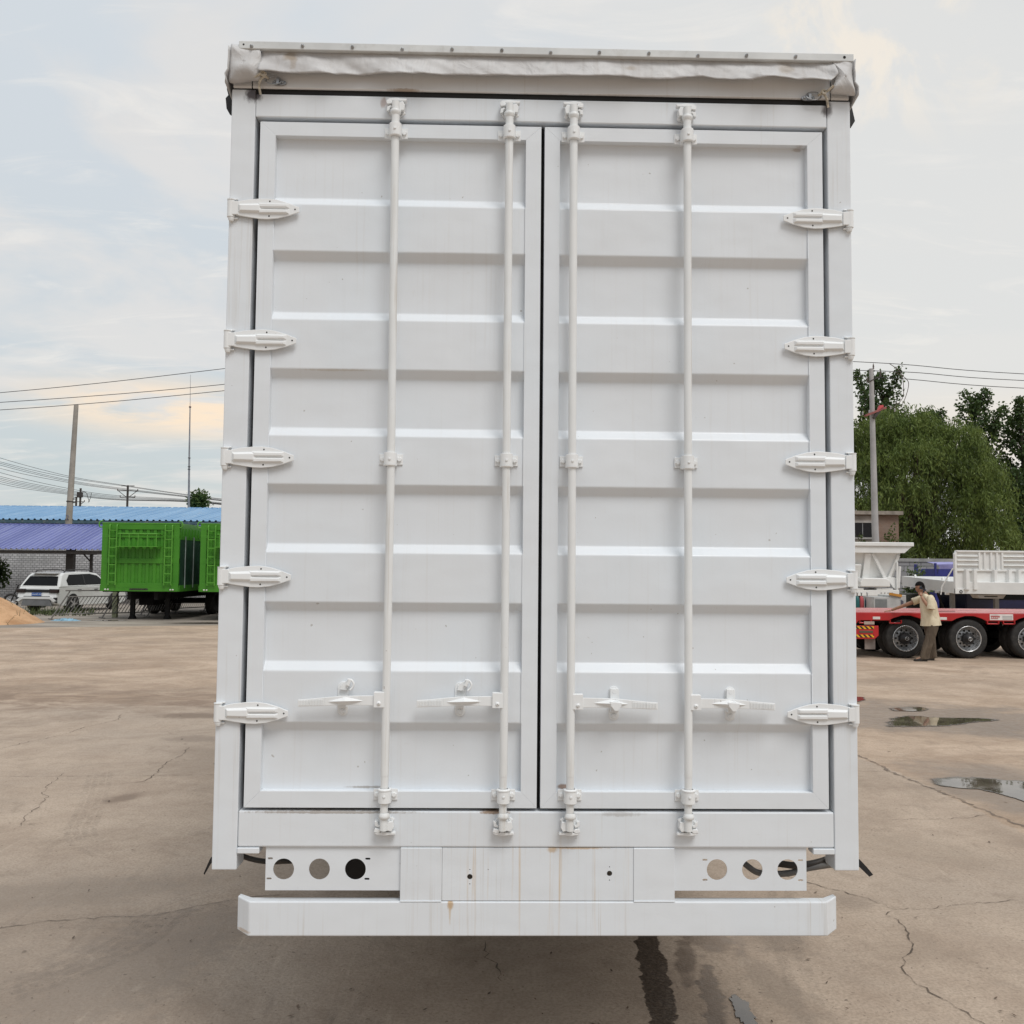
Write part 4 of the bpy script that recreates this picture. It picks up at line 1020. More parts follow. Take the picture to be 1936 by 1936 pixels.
mb = MB(); mb.box(-.70, .68, -.42, -.02, 2.60, 2.625); mb.build('platform', GREENR, gt)
mb = MB()
mb.tube([(-.62, -.40, 3.06), (.66, -.40, 3.06)], .022, 8); mb.box(-.72, .72, -.05, -.02, 3.04, 3.08)
for k in range(5): mb.tube([(-.55+k*.295, -.40, 2.62), (-.55+k*.295, -.40, 3.06)], .016, 8)
for s in (-.62, .66): mb.tube([(s, -.40, 3.06), (s, -.02, 3.06)], .018, 8)
mb.build('platform_railing', GREENR, gt)
for x in (-1.12, -1.03, 1.02, 1.10): mb = MB(); mb.lathe([(.001, -.05), (.028, -.045), (.032, -.028)], (x, 0, 1.09), 'y', 12); mb.build('marker_lamp', LAMP, gt)
mb = MB(); mb.box(-.32, .28, -.036, -.02, 1.075, 1.135); mb.build('name_plate', plain('dark_stencilled_plate', (.03, .035, .02), .6, var=.6, vscale=22), gt)
for s in (-1, 1):                                         # long sides
    xs = s*hw
    mb = MB(); mb.box(*sorted((xs, xs-s*.04)), .06, LN, 1.25, 2.88); mb.build('side_sheet', GREEN_SHADE, gt)
    mb = MB(); mb.box(*sorted((xs+s*.01, xs-s*.05)), .06, LN, 2.88, 3.46)
    for k in range(22): mb.box(*sorted((xs+s*.012, xs+s*.03)), .3+k*.36, .36+k*.36, 2.98, 3.28)
    mb.box(*sorted((xs+s*.03, xs-s*.05)), .0, LN, 1.03, 1.25); mb.build('side_rail', GREEN, gt)
    for k in range(9):
        mb = MB(); mb.tube([(xs+s*.035, .55+k*.95, 1.15), (xs+s*.035, .55+k*.95, 3.0)], .022, 8); mb.build('side_stake', plain('galvanised_stake', (.30, .36, .34), .4, .5) if k == 0 and s < 0 else bpy.data.materials['galvanised_stake'], gt)
    mb = MB(); mb.tube(spline([(xs, -.02, 3.30), (xs+s*.07, -.04, 3.30), (xs+s*.10, -.05, 3.40), (xs+s*.06, -.04, 3.50), (xs-s*.02, -.02, 3.52)], 6), .022, 8); mb.build('tarp_hook', GREENR, gt)
    mb = MB(); mb.box(*sorted((s*.52, s*.66)), 1.05, 1.19, .10, 1.1); mb.prism([(s*.48, 0), (s*.70, 0), (s*.64, .12), (s*.54, .12)], .98, 1.26); mb.build('landing_leg', DKW, gt)
mb = MB(); mb.box(-hw+.05, hw-.05, .05, LN, 1.0, 1.06); mb.box(-.5, -.38, .3, LN, .72, 1.0); mb.box(.38, .5, .3, LN, .72, 1.0)
mb.box(-hw+.02, hw-.02, LN-.06, LN, 1.06, 3.4); mb.build('floor', DKW, gt)
for yy in (4.9, 6.15, 7.4):
    mb = MB(); mb.tube([(-1.0, yy, .5), (1.0, yy, .5)], .07, 10); mb.build('axle', DKW, gt)
    for s in (-1, 1):
        mb = MB(); mb.lathe([(.02, -.16*s), (.25, -.14*s), (.28, -.16), (.45, -.15), (.50, -.10), (.50, .10), (.45, .15), (.28, .16), (.25, .10*s), (.02, .12*s)], (0, 0, 0), 'x', 28)
        mb.build('wheel', TYRE, gt, loc=(s*1.08, yy, .5))
mb = MB(); mb.box(-.75, -.25, 2.2, 3.4, .45, .95); mb.build('tool_box', DKW, gt)
gt.scale = (1.07, 1, 1)
g2 = copy_tree(gt); g2.location = (-9.11, 30.4, 0); g2['label'] = 'bright green high sided cargo trailer, half hidden behind the white box trailer'

# pale green square post
pp = MB(); pp.box(-.085, .085, -.085, .085, 0, .96); pp.prism([(-.085, -.085), (.085, -.085), (.085, .085), (-.085, .085)], .96, 1.0, 'z')
o = pp.build('wooden_post', plain('pale_green_paint', (.42, .46, .30), .7, dirt=(.30, .30, .2)), None, .008, loc=(-14.15, 32.3, 0)); tag(o, 'pale green square post standing under the green trailer', 'post')

# ---- leaning railing panels
BAR = plain('dull_galvanised_railing', (.20, .19, .18), .55, .5, var=.2, dirt=(.13, .10, .08))
def railing(loc, rz, shear, L=1.9):
    root = empty('crowd_barrier', loc, rz)
    S = lambda x, z: (x+shear*z, 0, z)
    for x in (0, L):
        mb = MB(); mb.tube([S(x, 0), S(x, 1.02)], .024, 8); mb.build('post', BAR, root)
        mb = MB(); mb.bar((x-.0, -.22, .02), (x, .22, .02), .04, .03); mb.build('foot', BAR, root)
    mb = MB(); mb.tube([S(-.16, 1.02), S(L+.16, 1.02)], .024, 8); mb.build('top_rail', BAR, root)
    for z in (.18, .80): mb = MB(); mb.tube([S(0, z), S(L, z)], .018, 8); mb.build('cross_rail', BAR, root)
    for k in range(13):
        x = L*(k+1)/14; mb = MB(); mb.tube([S(x, .18), S(x, .80)], .013, 6); mb.build('baluster', BAR, root)
    return root
rb = railing((-15.75, 30.6, 0), R(40), .62, 1.75)
tag(rb, 'leaning grey railing panel nearest the sand pile', 'barrier', 'leaning railing panels in front of the parked car')
for i, (x, y, rz, lb) in enumerate([(-14.35, 31.6, 48, 'leaning grey railing panel in front of the car, second from the sand pile'), (-13.75, 33.8, 62, 'leaning grey railing panel behind the pale green post'),
                                    (-13.15, 36.0, 66, 'leaning grey railing panel farthest under the green trailer')]):
    c = copy_tree(rb); c.location = (x, y, 0); c.rotation_euler.z = R(rz); c['label'] = lb

# sand pile with dry twigs
def sand_mat():
    m, t, b = new_mat('orange_sand'); p = t.obj()
    c = t.mix(t.ss(t.noise(p, 1.4, 5, .6), .35, .65), (.40, .225, .115), (.58, .36, .205))
    c = t.mix(t.math('MULTIPLY', t.ss(t.noise(p, 4, 6, .7), .5, .7), .4), c, (.30, .19, .10))
    set_p(t, b, c, .95, normal=t.bump(t.noise(p, 18, 6, .7), .6, .03)); return m
def mound(name, loc, rx, ry, h, mat, seed, n=44):
    vs = []; fs = []
    for i in range(n+1):
        for j in range(n+1):
            x, y = 2*i/n-1, 2*j/n-1; r = math.hypot(x, y); q = max(0, 1-r)
            z = h*(q**1.05)*(1+.25*mnoise.noise(Vector((x*3, y*3, seed))))+.06*mnoise.noise(Vector((x*9, y*9, seed)))*min(1, q*5)-.02
            vs.append((x*rx, y*ry, z))
    for i in range(n):
        for j in range(n): a = i*(n+1)+j; fs.append((a, a+n+1, a+n+2, a+1))
    mb = MB(); mb.add(vs, fs, 0, True); return mb.build(name, mat, None, loc=loc)
sp_ = mound('sand_pile', (-17.9, 28.6, 0), 2.75, 2.0, 1.65, sand_mat(), 3); tag(sp_, 'heap of orange sand at the left edge of the yard', 'sand pile')
TWIG = plain('dry_grass_stalk', (.20, .16, .07), .9, var=.4)
mb = MB(); rr = random.Random(5)
for i in range(26):
    a = rr.uniform(0, 2*PI); x = rr.uniform(-17.6, -15.6); y = rr.uniform(27.0, 29.2)+.0
    zz = max(0, 1.65*(1-math.hypot((x+17.9)/2.75, (y-28.6)/2.0)))*.9; L = rr.uniform(.12, .4)
    mb.tube([(x, y, zz), (x+L*.5*math.cos(a), y+L*.4*math.sin(a), zz+L*.6), (x+L*math.cos(a), y+L*math.sin(a)*.7, zz+L*.7)], [.007, .005, .003], 4)
tag(mb.build('dry_weeds', TWIG, None), 'dry brown weeds sprouting from the orange sand', 'weeds', kind='stuff')
bs = mound('plastic_sheet', (-14.95, 30.0, .012), .55, .30, .10, plain('light_blue_plastic', (.22, .40, .52), .35, var=.3, vscale=7), 9, 20); tag(bs, 'crumpled light blue plastic sheet lying on the ground beside the sand', 'plastic sheet')
mb = MB(); rr = random.Random(8)                            # weeds at the car's tail
for i in range(260):
    x, y = rr.uniform(-19.2, -15.6), rr.uniform(33.0, 34.8); h = rr.uniform(.10, .42); a = rr.uniform(0, 2*PI)
    mb.add([(x-.02, y, 0), (x+.02, y, 0), (x+h*.4*math.cos(a), y+h*.4*math.sin(a), h)], [(0, 1, 2)])
tag(mb.build('weeds', plain('dull_weed_green', (.055, .075, .022), .8, var=.5)), 'low tangle of weeds between the sand heap and the parked car', 'weeds', kind='stuff')

# ---- white car seen from its rear corner (built along +y, rear at y=0)
def car_paint():
    m, t, b = new_mat('white_car_paint'); p = t.obj()
    set_p(t, b, t.mix(t.ss(t.noise(p, 1.5, 3), .35, .7), (.66, .67, .66), (.76, .77, .76)), .22); t.put(b.inputs['Coat Weight'], .6); return m
CARP = car_paint(); GLS = plain('dark_car_glass', (.006, .007, .008), .10, var=.1, spec=.12); TRIM = plain('black_car_trim', (.018, .018, .019), .45)
cr = tag(empty('parked_car', (-18.45, 35.3, 0), R(-13)), 'white estate car with dark windows parked under the carport', 'car')
low = [(.02, .36), (-.03, .62), (.02, .80), (.08, 1.02), (.30, 1.06), (1.4, 1.05), (3.25, 1.03), (4.25, .96), (4.58, .82), (4.66, .60), (4.60, .34), (4.3, .26), (.3, .27)]
upp = [(.10, 1.02), (.42, 1.50), (.62, 1.60), (1.4, 1.655), (2.3, 1.64), (2.75, 1.57), (3.45, 1.03)]
def wz(z): return .935 if z <= 1.02 else .935-.34*(z-1.02)
mb = MB()
def shell(poly, drop=()):
    n = len(poly); L = [(-wz(z)*(1-.03*(y < .1 or y > 4.4)), y, z) for y, z in poly]; Rr = [(-x, y, z) for x, y, z in L]
    mb.add(L+Rr, [tuple(range(n))[::-1], tuple(range(n, 2*n))]+[(i, (i+1) % n, n+(i+1) % n, n+i) for i in range(n) if i not in drop])
shell(low); shell(upp)
mb.build('body', CARP, cr, .045, segs=3)
def side_pt(y, z, s, off=.006): return (s*(wz(z)+off), y, z)
for s in (-1, 1):
    mb = MB(); q = [(.66, 1.10), (.62, 1.30), (.86, 1.53), (2.2, 1.565), (2.68, 1.49), (3.22, 1.12)]
    P = [side_pt(y, z, s, .010) for y, z in q]; mb.add(P, [tuple(range(len(P)))]); mb.build('side_window', GLS, cr)
    for yy in (1.75,): mb = MB(); P = [side_pt(y, z, s, .014) for y, z in ((yy-.03, 1.10), (yy+.03, 1.10), (yy+.02, 1.56), (yy-.04, 1.56))]; mb.add(P, [(0, 1, 2, 3)]); mb.build('window_pillar', TRIM, cr)
    for yy in (.95, 3.72):
        mb = MB(); cpy = [(s*.945, yy+.40*math.cos(a), max(.25, .36+.40*math.sin(a))) for a in [2*PI*k/28 for k in range(28)]]; mb.add(cpy, [tuple(range(28))]); mb.build('wheel_arch', TRIM, cr)
        mb = MB(); mb.lathe([(.02, .0*s), (.20, .01*s), (.225, .03*s), (.23, 0), (.33, .01*s), (.345, -.03*s), (.345, -.2*s), (.2, -.2*s)], (0, 0, 0), 'x', 28)
        w_ = mb.build('wheel', TYRE, cr, loc=(s*.95, yy, .345))
        mb = MB()
        for k in range(5): a = 2*PI*k/5; mb.bar((s*.035, 0, 0), (s*.03, .215*math.cos(a), .215*math.sin(a)), .06, .03, up=(1, 0, 0))
        mb.build('spokes', RIM, w_)
    for yy in (1.35, 2.45): mb = MB(); mb.box(*sorted((s*.93, s*.962)), yy-.11, yy+.11, .895, .925); mb.build('door_handle', TRIM, cr, .008)
    mb = MB(); mb.tube(spline([(s*.66, .70, 1.62), (s*.67, .86, 1.70), (s*.68, 1.7, 1.735), (s*.68, 2.35, 1.71), (s*.67, 2.55, 1.63)], 6), .022, 8); mb.build('roof_rail', TRIM, cr)
    mb = MB(); mb.prism([(s*.93, 1.06), (s*1.10, 1.07), (s*1.12, 1.20), (s*.98, 1.21)], 3.02, 3.12); mb.build('wing_mirror', CARP, cr, .02)
    mb = MB(); mb.box(*sorted((s*.55, s*.955)), -.045, .10, .80, .955); mb.build('tail_light', plain('smoked_tail_lens', (.02, .012, .012), .15), cr, .03)
    mb = MB(); mb.prism([(s*.92, .62), (s*.66, .60), (s*.72, .50), (s*.92, .40)], -.065, .02); mb.build('bumper_vent', TRIM, cr)
def rear(y0, z0, y1, z1, z, off): u = (z-z0)/(z1-z0); return y0+(y1-y0)*u-off
mb = MB(); P = [(x*(1 if z < 1.2 else .86), rear(.10, 1.02, .42, 1.50, z, .014), z) for x, z in ((-.80, 1.09), (.80, 1.09), (.76, 1.46), (-.76, 1.46))]; mb.add(P, [(0, 1, 2, 3)]); mb.build('rear_window', GLS, cr)
mb = MB(); mb.box(-.72, .72, -.012, .08, .82, .935); mb.build('tail_light_bar', TRIM, cr, .02)
mb = MB(); mb.box(-.60, .60, .28, .62, 1.575, 1.60); mb.build('roof_spoiler', CARP, cr, .012)
mb = MB(); mb.prism([(-.93, .48), (-.72, .64), (.72, .64), (.93, .48), (.80, .43), (.62, .545), (-.62, .545), (-.80, .43)], -.075, .05); mb.build('bumper_strip', CARP, cr, .012)
mb = MB(); mb.prism([(-.70, .27), (-.62, .53), (.62, .53), (.70, .27)], -.055, .1); mb.build('lower_bumper', plain('grey_bumper_plastic', (.16, .165, .17), .6), cr, .02)
mb = MB(); mb.box(-.60, .60, -.040, -.01, .645, .665); mb.build('tailgate_gap', TRIM, cr)
pm, t_, b_p = new_mat('blue_number_plate'); p_ = t_.obj()
x_, y_, z_ = t_.sep(p_)
gl_ = t_.math('MULTIPLY', t_.ss(t_.noise(t_.scale(p_, (1, 0, .35)), 42, 1, .3), .48, .56), t_.math('MULTIPLY', t_.ss(z_, .712, .722), t_.ss(z_, .778, .768)))
set_p(t_, b_p, t_.mix(gl_, (.035, .11, .36), (.55, .60, .68)), .4)
mb = MB(); mb.box(-.22, .22, -.052, -.03, .68, .805); mb.build('number_plate', pm, cr)

# motorcycle half lost in the shade at far left
mo = tag(empty('motorcycle', (-21.55, 39.5, 0), R(8)), 'dark motorcycle standing in the shade left of the white car', 'motorcycle')
for x in (0, 1.25):
    mb = MB(); P = [(x+.29*math.cos(a), 0, .30+.29*math.sin(a)) for a in [2*PI*k/28 for k in range(29)]]; mb.tube(P, .05, 8, caps=False); w_ = mb.build('wheel', TYRE, mo)
    mb = MB()
    for k in range(9): a = PI*k/9; mb.tube([(x+.25*math.cos(a), 0, .30+.25*math.sin(a)), (x-.25*math.cos(a), 0, .30-.25*math.sin(a))], .008, 5)
    mb.build('spokes', RIM, w_)
mb = MB(); mb.tube([(0, 0, .3), (.22, 0, .85), (.28, 0, 1.0)], .03, 8); mb.tube([(.22, 0, .8), (.7, 0, .62), (1.25, 0, .3)], .035, 8); mb.tube([(.28, -.32, 1.05), (.26, 0, 1.0), (.28, .32, 1.05)], .018, 8); mb.build('frame', DKW, mo)
mb = MB(); mb.box(.42, .86, -.14, .14, .30, .56); mb.build('engine', DKW, mo, .04)
mb = MB(); mb.prism([(.30, .66), (.36, .84), (.60, .86), (.74, .72), (1.36, .74), (1.40, .80), (.78, .80), (.66, .90), (.34, .92)], -.13, .13); mb.build('seat_and_tank', MAT['black'], mo, .03)
# ------------------------------------------------------------------ right background: red low-loader
def red_mat():
    m, t, b = new_mat('red_trailer_paint'); p = t.obj()
    set_p(t, b, t.mix(t.ss(t.noise(p, 1.2, 4, .6), .3, .7), (.36, .008, .012), (.48, .014, .018)), .30, spec=.5); t.put(b.inputs['Coat Weight'], .35); return m
def deck_mat():
    m, t, b = new_mat('pale_red_deck'); p = t.obj()
    c = t.mix(t.ss(t.noise(t.scale(p, (.5, 3, 1)), 1.6, 5, .6), .35, .65), (.46, .10, .11), (.60, .22, .21))  # deck top coloured paler than the red side rails
    set_p(t, b, c, t.ss(t.noise(t.scale(p, (.5, 3, 1)), 2, 4), .3, .7, .20, .42), spec=.6); return m
RED = red_mat(); DECK = deck_mat()
rt = tag(empty('low_loader', (10.8, 17.9, 0)), 'bright red low loader trailer with a flat deck and exposed wheels', 'trailer')
ox = 10.8
WX = [9.34-ox, 10.80-ox, 12.24-ox]
x0, x1 = -3.6, 5.2
mb = MB(); mb.box(x0, x1, .02, 2.55, 1.02, 1.045); mb.build('deck', DECK, rt)
mb = MB(); mb.box(x0+.4, x0+.9, .35, .41, 1.05, 1.056)
mb.box(-.55, -.05, .55, .60, 1.045, 1.052); mb.build('deck_slot', MAT['hole'], rt)
def arch_rail(y, t=.05):
    """side skirt with a flattened arch cut over each wheel"""
    top = [(x1, 1.036), (x0, 1.036), (x0, .74)]
    bot = [(x0, .74), (x0+.95, .74), (x0+1.05, .86)]
    for w in WX+[13.7-ox]:
        bot += [(w-.40, .86), (w-.30, .915), (w-.10, .975), (w+.10, .975), (w+.30, .915), (w+.40, .86)]
    bot += [(x1, .86)]
    mb = MB(); mb.prism(top[:2]+bot, y, y+t); return mb
arch_rail(0).build('side_rail', RED, rt, .008); arch_rail(2.5).build('side_rail', RED, rt)
mb = MB(); mb.box(x0, x1, .3, 2.3, .80, 1.0); mb.build('chassis', DKW, rt)
for w in WX+[13.7-ox]:
    for k, yy in enumerate((.18, 2.38)):
        wheel(rt, w, yy, .45, .45, .25, 'y', -1 if k == 0 else 1, k == 0)
    for yy in (.52, 2.05):
        mb = MB(); mb.lathe([(.28, -.12), (.42, -.125), (.45, -.08), (.45, .08), (.42, .125), (.28, .12)], (0, 0, 0), 'y', 36); mb.build('inner_wheel', TYRE, rt, loc=(w, yy, .45))
    mb = MB(); mb.tube([(w, .2, .45), (w, 2.3, .45)], .08, 10); mb.build('axle', DKW, rt)
WLAB = plain('pale_reflector', (.72, .68, .66), .4); 
for x in (8.65, 10.19): mb = MB(); mb.box(x-ox-.085, x-ox+.085, -.008, .0, .885, .945); mb.build('reflector', WLAB, rt, .003)
# printed sticker: pale panel with red and grey print blocks
mb = MB(); mb.box(11.27-ox, 11.81-ox, -.006, .0, .888, 1.025); st = mb.build('sticker', WLAB, rt)
mb = MB()
mb.box(.49, .70, -.009, -.0065, .965, .985); mb.box(.49, .66, -.009, -.0065, .915, .928)
for k in range(5): mb.box(.50+k*.042, .525+k*.042, -.009, -.0065, .94, .955)
mb.build('sticker_print', RED, st)
mb = MB()
for k in range(3): mb.box(.76, .99, -.009, -.0065, .905+k*.03, .918+k*.03)
mb.build('sticker_lines', plain('grey_print', (.3, .3, .3), .6), st)
for x in (8.4, 9.10, 9.98, 11.35, 11.72): mb = MB(); mb.tube([(x-ox-.13, .03, .80), (x-ox+.13, .03, .80)], .018, 8); mb.box(x-ox-.14, x-ox-.12, .0, .06, .80, .87); mb.box(x-ox+.12, x-ox+.14, .0, .06, .80, .87); mb.build('tie_rail', RED, rt)
# tail plate with hazard chevrons, tail mud flap
mb = MB(); mb.prism([(-3.2, .44), (-2.20, .44), (-2.11, .52), (-2.11, .74), (-3.2, .74)], -.02, .03); tp = mb.build('tail_plate', RED, rt, .006)
def haz_mat():
    m, t, b = new_mat('yellow_black_hazard_tape'); p = t.obj(); x, y, z = t.sep(p)
    f = t.math('FRACT', t.math('MULTIPLY', t.math('ADD', x, t.math('MULTIPLY', z, 1.0)), 9.0))
    set_p(t, b, t.mix(t.ss(f, .49, .51), (.75, .42, .02), (.02, .02, .02)), .4); return m
HAZ = haz_mat()
for z in (.665, .475): mb = MB(); mb.box(-3.1, -2.22, -.026, -.019, z, z+.062); mb.build('hazard_tape', HAZ, tp)
mb = MB(); mb.box(-2.56, -2.24, -.027, -.019, .575, .628); mb.build('tail_lamp', plain('dull_amber_lens', (.12, .09, .06), .4), tp, .006)
mb = MB(); mb.box(-2.44, -2.20, -.012, -.002, .765, .835); mb.build('tail_lamp', plain('pale_amber_lens', (.42, .33, .28), .4), tp, .006)
mb = MB(); mb.box(-2.40, -2.16, .06, .075, .20, .44); mb.build('mud_flap', plain('dusty_mud_flap', (.24, .20, .18), .85, var=.25), rt)

# gas cylinders standing behind the deck
for i, (x, col, lb) in enumerate([(10.585, (.02, .12, .12), 'teal gas cylinder standing left of the red one behind the red deck'), (10.71, (.42, .07, .08), 'red gas cylinder standing behind the red deck'), (10.88, (.015, .09, .12), 'teal gas cylinder standing right of the red one behind the red deck')]):
    cy = empty('gas_cylinder', (x, 24, 0)); tag(cy, lb, 'gas cylinder', 'gas cylinders behind the red deck')
    mb = MB(); mb.lathe([(.001, 0), (.07, .01), (.07, 1.10), (.05, 1.20), (.03, 1.24), (.001, 1.24)], (0, 0, 0), 'z', 20); mb.build('bottle', plain('gas_bottle_paint', col, .4), cy)
    mb = MB(); mb.lathe([(.018, 1.24), (.018, 1.32), (.03, 1.33), (.03, 1.35), (.001, 1.36)], (0, 0, 0), 'z', 12); mb.build('valve', MAT['steel'], cy)
# grey cabinet with an orange trim strip
cb = tag(empty('storage_cabinet', (11.15, 23.4, 0)), 'pale grey metal cabinet with an orange strip along its top', 'cabinet')
mb = MB(); mb.box(-.32, .62, 0, .8, 0, 1.24); mb.build('cabinet_body', plain('pale_grey_cabinet_paint', (.46, .46, .45), .5), cb, .012)
mb = MB(); mb.box(-.28, .06, -.012, .0, .80, 1.18); mb.build('panel', plain('mid_grey_panel', (.20, .21, .21), .5), cb, .008)
mb = MB(); mb.bar((.13, -.01, 1.335), (.48, -.01, 1.275), .06, .07); mb.build('trim_strip', plain('orange_trim', (.55, .25, .04), .5), cb)
mb = MB(); mb.prism([(.46, 1.02), (.53, 1.05), (.54, 1.12), (.46, 1.17)], -.012, 0); mb.build('emblem', plain('dark_emblem_paint', (.10, .10, .13), .4), cb)
mb = MB(); mb.box(.12, .62, 0, .8, 1.24, 1.30); mb.build('cabinet_top', plain('pale_grey_cabinet_top', (.5, .5, .48), .5), cb, .012)

# ---- white tipper body
WT = plain('fresh_white_paint', (.78, .785, .77), .35, var=.04, vscale=1.5)
dt = tag(empty('tipper_trailer', (13.4, 30, 0)), 'white tipper trailer with a flared ribbed bin and thick top rim', 'trailer')
mb = MB()                                                # bin narrowing downwards, front leaning
F = [(-2.2, -.05, 2.74), (1.12, -.05, 2.74), (.86, .22, 1.56), (.40, .28, 1.42), (-1.6, .28, 1.42)]
B = [(-2.2, 5.5, 2.74), (1.12, 5.5, 2.74), (.95, 5.4, 1.4), (.40, 5.4, 1.3), (-1.6, 5.4, 1.3)]
mb.add(F+B, [(0, 1, 2, 3, 4), (9, 8, 7, 6, 5), (0, 5, 6, 1), (1, 6, 7, 2), (2, 7, 8, 3), (3, 8, 9, 4), (4, 9, 5, 0)]); mb.build('bin', WT, dt, .02)
mb = MB(); mb.box(-2.4, 1.46, -.30, 5.7, 2.86, 3.0); mb.build('rim', WT, dt, .02)
mb = MB(); mb.prism([(-2.3, 2.86), (1.42, 2.86), (1.14, 2.62), (-2.2, 2.62)], -.24, 5.6); mb.build('rim_underside', WT, dt, .01)
def rib(a, b_, w=.10, d_=.12): mb = MB(); mb.bar(a, b_, w, d_, up=(0, 1, 0)); mb.build('rib', WT, dt, .008)
rib((.05, -.06, 2.62), (.62, .10, 1.62)); rib((1.0, -.05, 2.55), (.66, .12, 1.62)); rib((-.10, -.06, 2.62), (-.16, .12, 1.72), .22, .12); rib((-.85, -.06, 2.62), (-.90, .12, 1.72), .16, .12); rib((-.52, -.08, 2.20), (-.52, .08, 1.74), .32, .10)
mb = MB(); mb.tube([(.93, -.1, 2.30), (.93, -.05, 1.10)], .035, 10); mb.tube([(1.02, -.1, 2.15), (.98, -.05, 1.38)], .05, 10); mb.build('lift_ram', WT, dt)
mb = MB(); mb.prism([(.40, 1.78), (.62, 1.66), (.82, 1.40), (1.0, 1.25), (1.04, 1.60), (.90, 1.75)], -.02, .06); mb.build('hinge_plate', WT, dt, .008)
mb = MB(); mb.prism([(-.45, 1.73), (-.55, 1.60), (-.55, 1.42), (.50, 1.42), (.50, 1.66), (.36, 1.73)], -.5, .4); mb.build('fender_box', WT, dt, .03)
mb = MB(); mb.box(-.80, .84, -.45, .3, 1.10, 1.31); mb.box(.04, .62, -.45, .3, 1.31, 1.365); mb.box(-.85, -.42, -.45, .3, 1.31, 1.365); mb.build('front_beam', WT, dt, .012)
mb = MB()
for x in (.18, .30, .42, .56): mb.box(x, x+.045, -.462, -.449, 1.19, 1.23)
mb.build('bolt_plate', plain('grey_stencil', (.42, .42, .42), .6), dt)
for s in (-.75, .62): mb = MB(); mb.box(s-.07, s+.07, 1.0, 1.2, 0, 1.12); mb.build('landing_leg', WT, dt)
mb = MB(); mb.box(-.7, .6, .4, 5.4, .95, 1.3); mb.build('chassis', DKW, dt)
for yy in (3.6, 4.8):
    for x in (-1.0, .95): mb = MB(); mb.lathe([(.02, -.12), (.28, -.14), (.44, -.14), (.5, -.09), (.5, .09), (.44, .14), (.28, .14), (.02, .12)], (0, 0, 0), 'x', 28); mb.build('wheel', TYRE, dt, loc=(x, yy, .5))

# ---- white flatbed trailer with a tall headboard
fb = tag(empty('flatbed_trailer', (15.46, 28, 0)), 'white flatbed trailer with a tall panelled headboard and long side deck', 'trailer')
mb = MB()
mb.box(0, 2.5, .0, .06, 1.24, 1.42); mb.box(.02, 2.48, .03, .07, 1.40, 2.66)
mb.prism([(0, 1.24), (.07, 1.24), (.07, 2.62), (.10, 2.68), (.06, 2.68), (0, 2.58)], -.03, .10); mb.prism([(2.43, 1.24), (2.5, 1.24), (2.5, 2.58), (2.44, 2.68), (2.40, 2.68), (2.43, 2.62)], -.03, .10)
mb.box(.05, 2.45, -.03, .10, 2.64, 2.70); mb.box(.07, 2.43, -.02, .03, 2.0, 2.06)
for x, w in ((.34, .10), (.61, .10), (1.30, .10), (1.80, .10), (2.12, .10)): mb.prism([(x, -.10), (x+w, -.10), (x+w+.05, .03), (x-.05, .03)], 1.38, 2.06, 'z')
for xa, xb in ((.08, .80), (1.66, 2.42)):
    for z in (2.22, 2.38, 2.52): mb.prism([(-.02, z), (-.045, z-.02), (.03, z-.05), (.03, z)], xa, xb, 'x')
for x in (.84, 1.02, 1.24, 1.44, 1.62): mb.prism([(x-.02, -.02), (x+.04, -.02), (x+.06, .03), (x-.04, .03)], 2.06, 2.64, 'z')
mb.build('headboard', WT, fb, .008)
mb = MB(); mb.lathe([(.03, -.012), (.055, -.012), (.055, 0)], (.20, 0, 1.31), 'y', 16); mb.build('air_coupling', MAT['chassis'], fb)
for x in (1.12, 1.25, 1.38): mb = MB(); mb.lathe([(.001, -.03), (.028, -.03), (.034, 0)], (x, 0, 1.32), 'y', 14); mb.build('socket', MAT['chassis'], fb)
mb = MB(); mb.prism([(.75, 1.22), (.85, 1.09), (1.65, 1.09), (1.75, 1.22)], .02, .5); cp = mb.build('coupler_plate', plain('grey_coupler_paint', (.42, .40, .38), .6), fb, .01)  # mid grey base colour for the coupler plate
mb = MB(); mb.box(1.0, 1.45, .012, .03, 1.14, 1.17); mb.build('coupler_slot', MAT['hole'], cp)
mb = MB(); mb.tube([(-.03, .05, 2.1), (-.32, .25, 1.48), (-.34, .3, 1.2)], .022, 8); mb.build('stay_rod', WT, fb)
# deck runs back to the left
A0, B0 = Vector((0, .1, 0)), Vector((2.12, 9.0, 0)); dv = (B0-A0).normalized(); sv = Vector((dv.y, -dv.x, 0))
mb = MB()
q = [A0, B0, B0+sv*2.5, A0+sv*2.5]
mb.add([(*v.xy, 1.24+.012*v.y) for v in q]+[(*v.xy, 1.64+.014*v.y) for v in q], [(0, 1, 2, 3), (4, 5, 6, 7), (0, 1, 5, 4), (1, 2, 6, 5), (2, 3, 7, 6), (3, 0, 4, 7)]); mb.build('deck', WT, fb, .01)
for k in range(6):
    v = A0+dv*(.8+k*1.5)-sv*.03; mb = MB(); mb.box(v.x-.06, v.x+.06, v.y-.06, v.y+.06, 1.17+.012*v.y, 1.27+.012*v.y); mb.build('stake_pocket', WT, fb, .01)
for k in (0.6, 1.0, 3.4): v = A0+dv*k*2+sv*.10; mb = MB(); mb.lathe([(.05, 1.64), (.05, 1.70), (.025, 1.75), (.001, 1.76)], (v.x, v.y, .014*v.y), 'z', 12); mb.build('twist_lock', WT, fb)
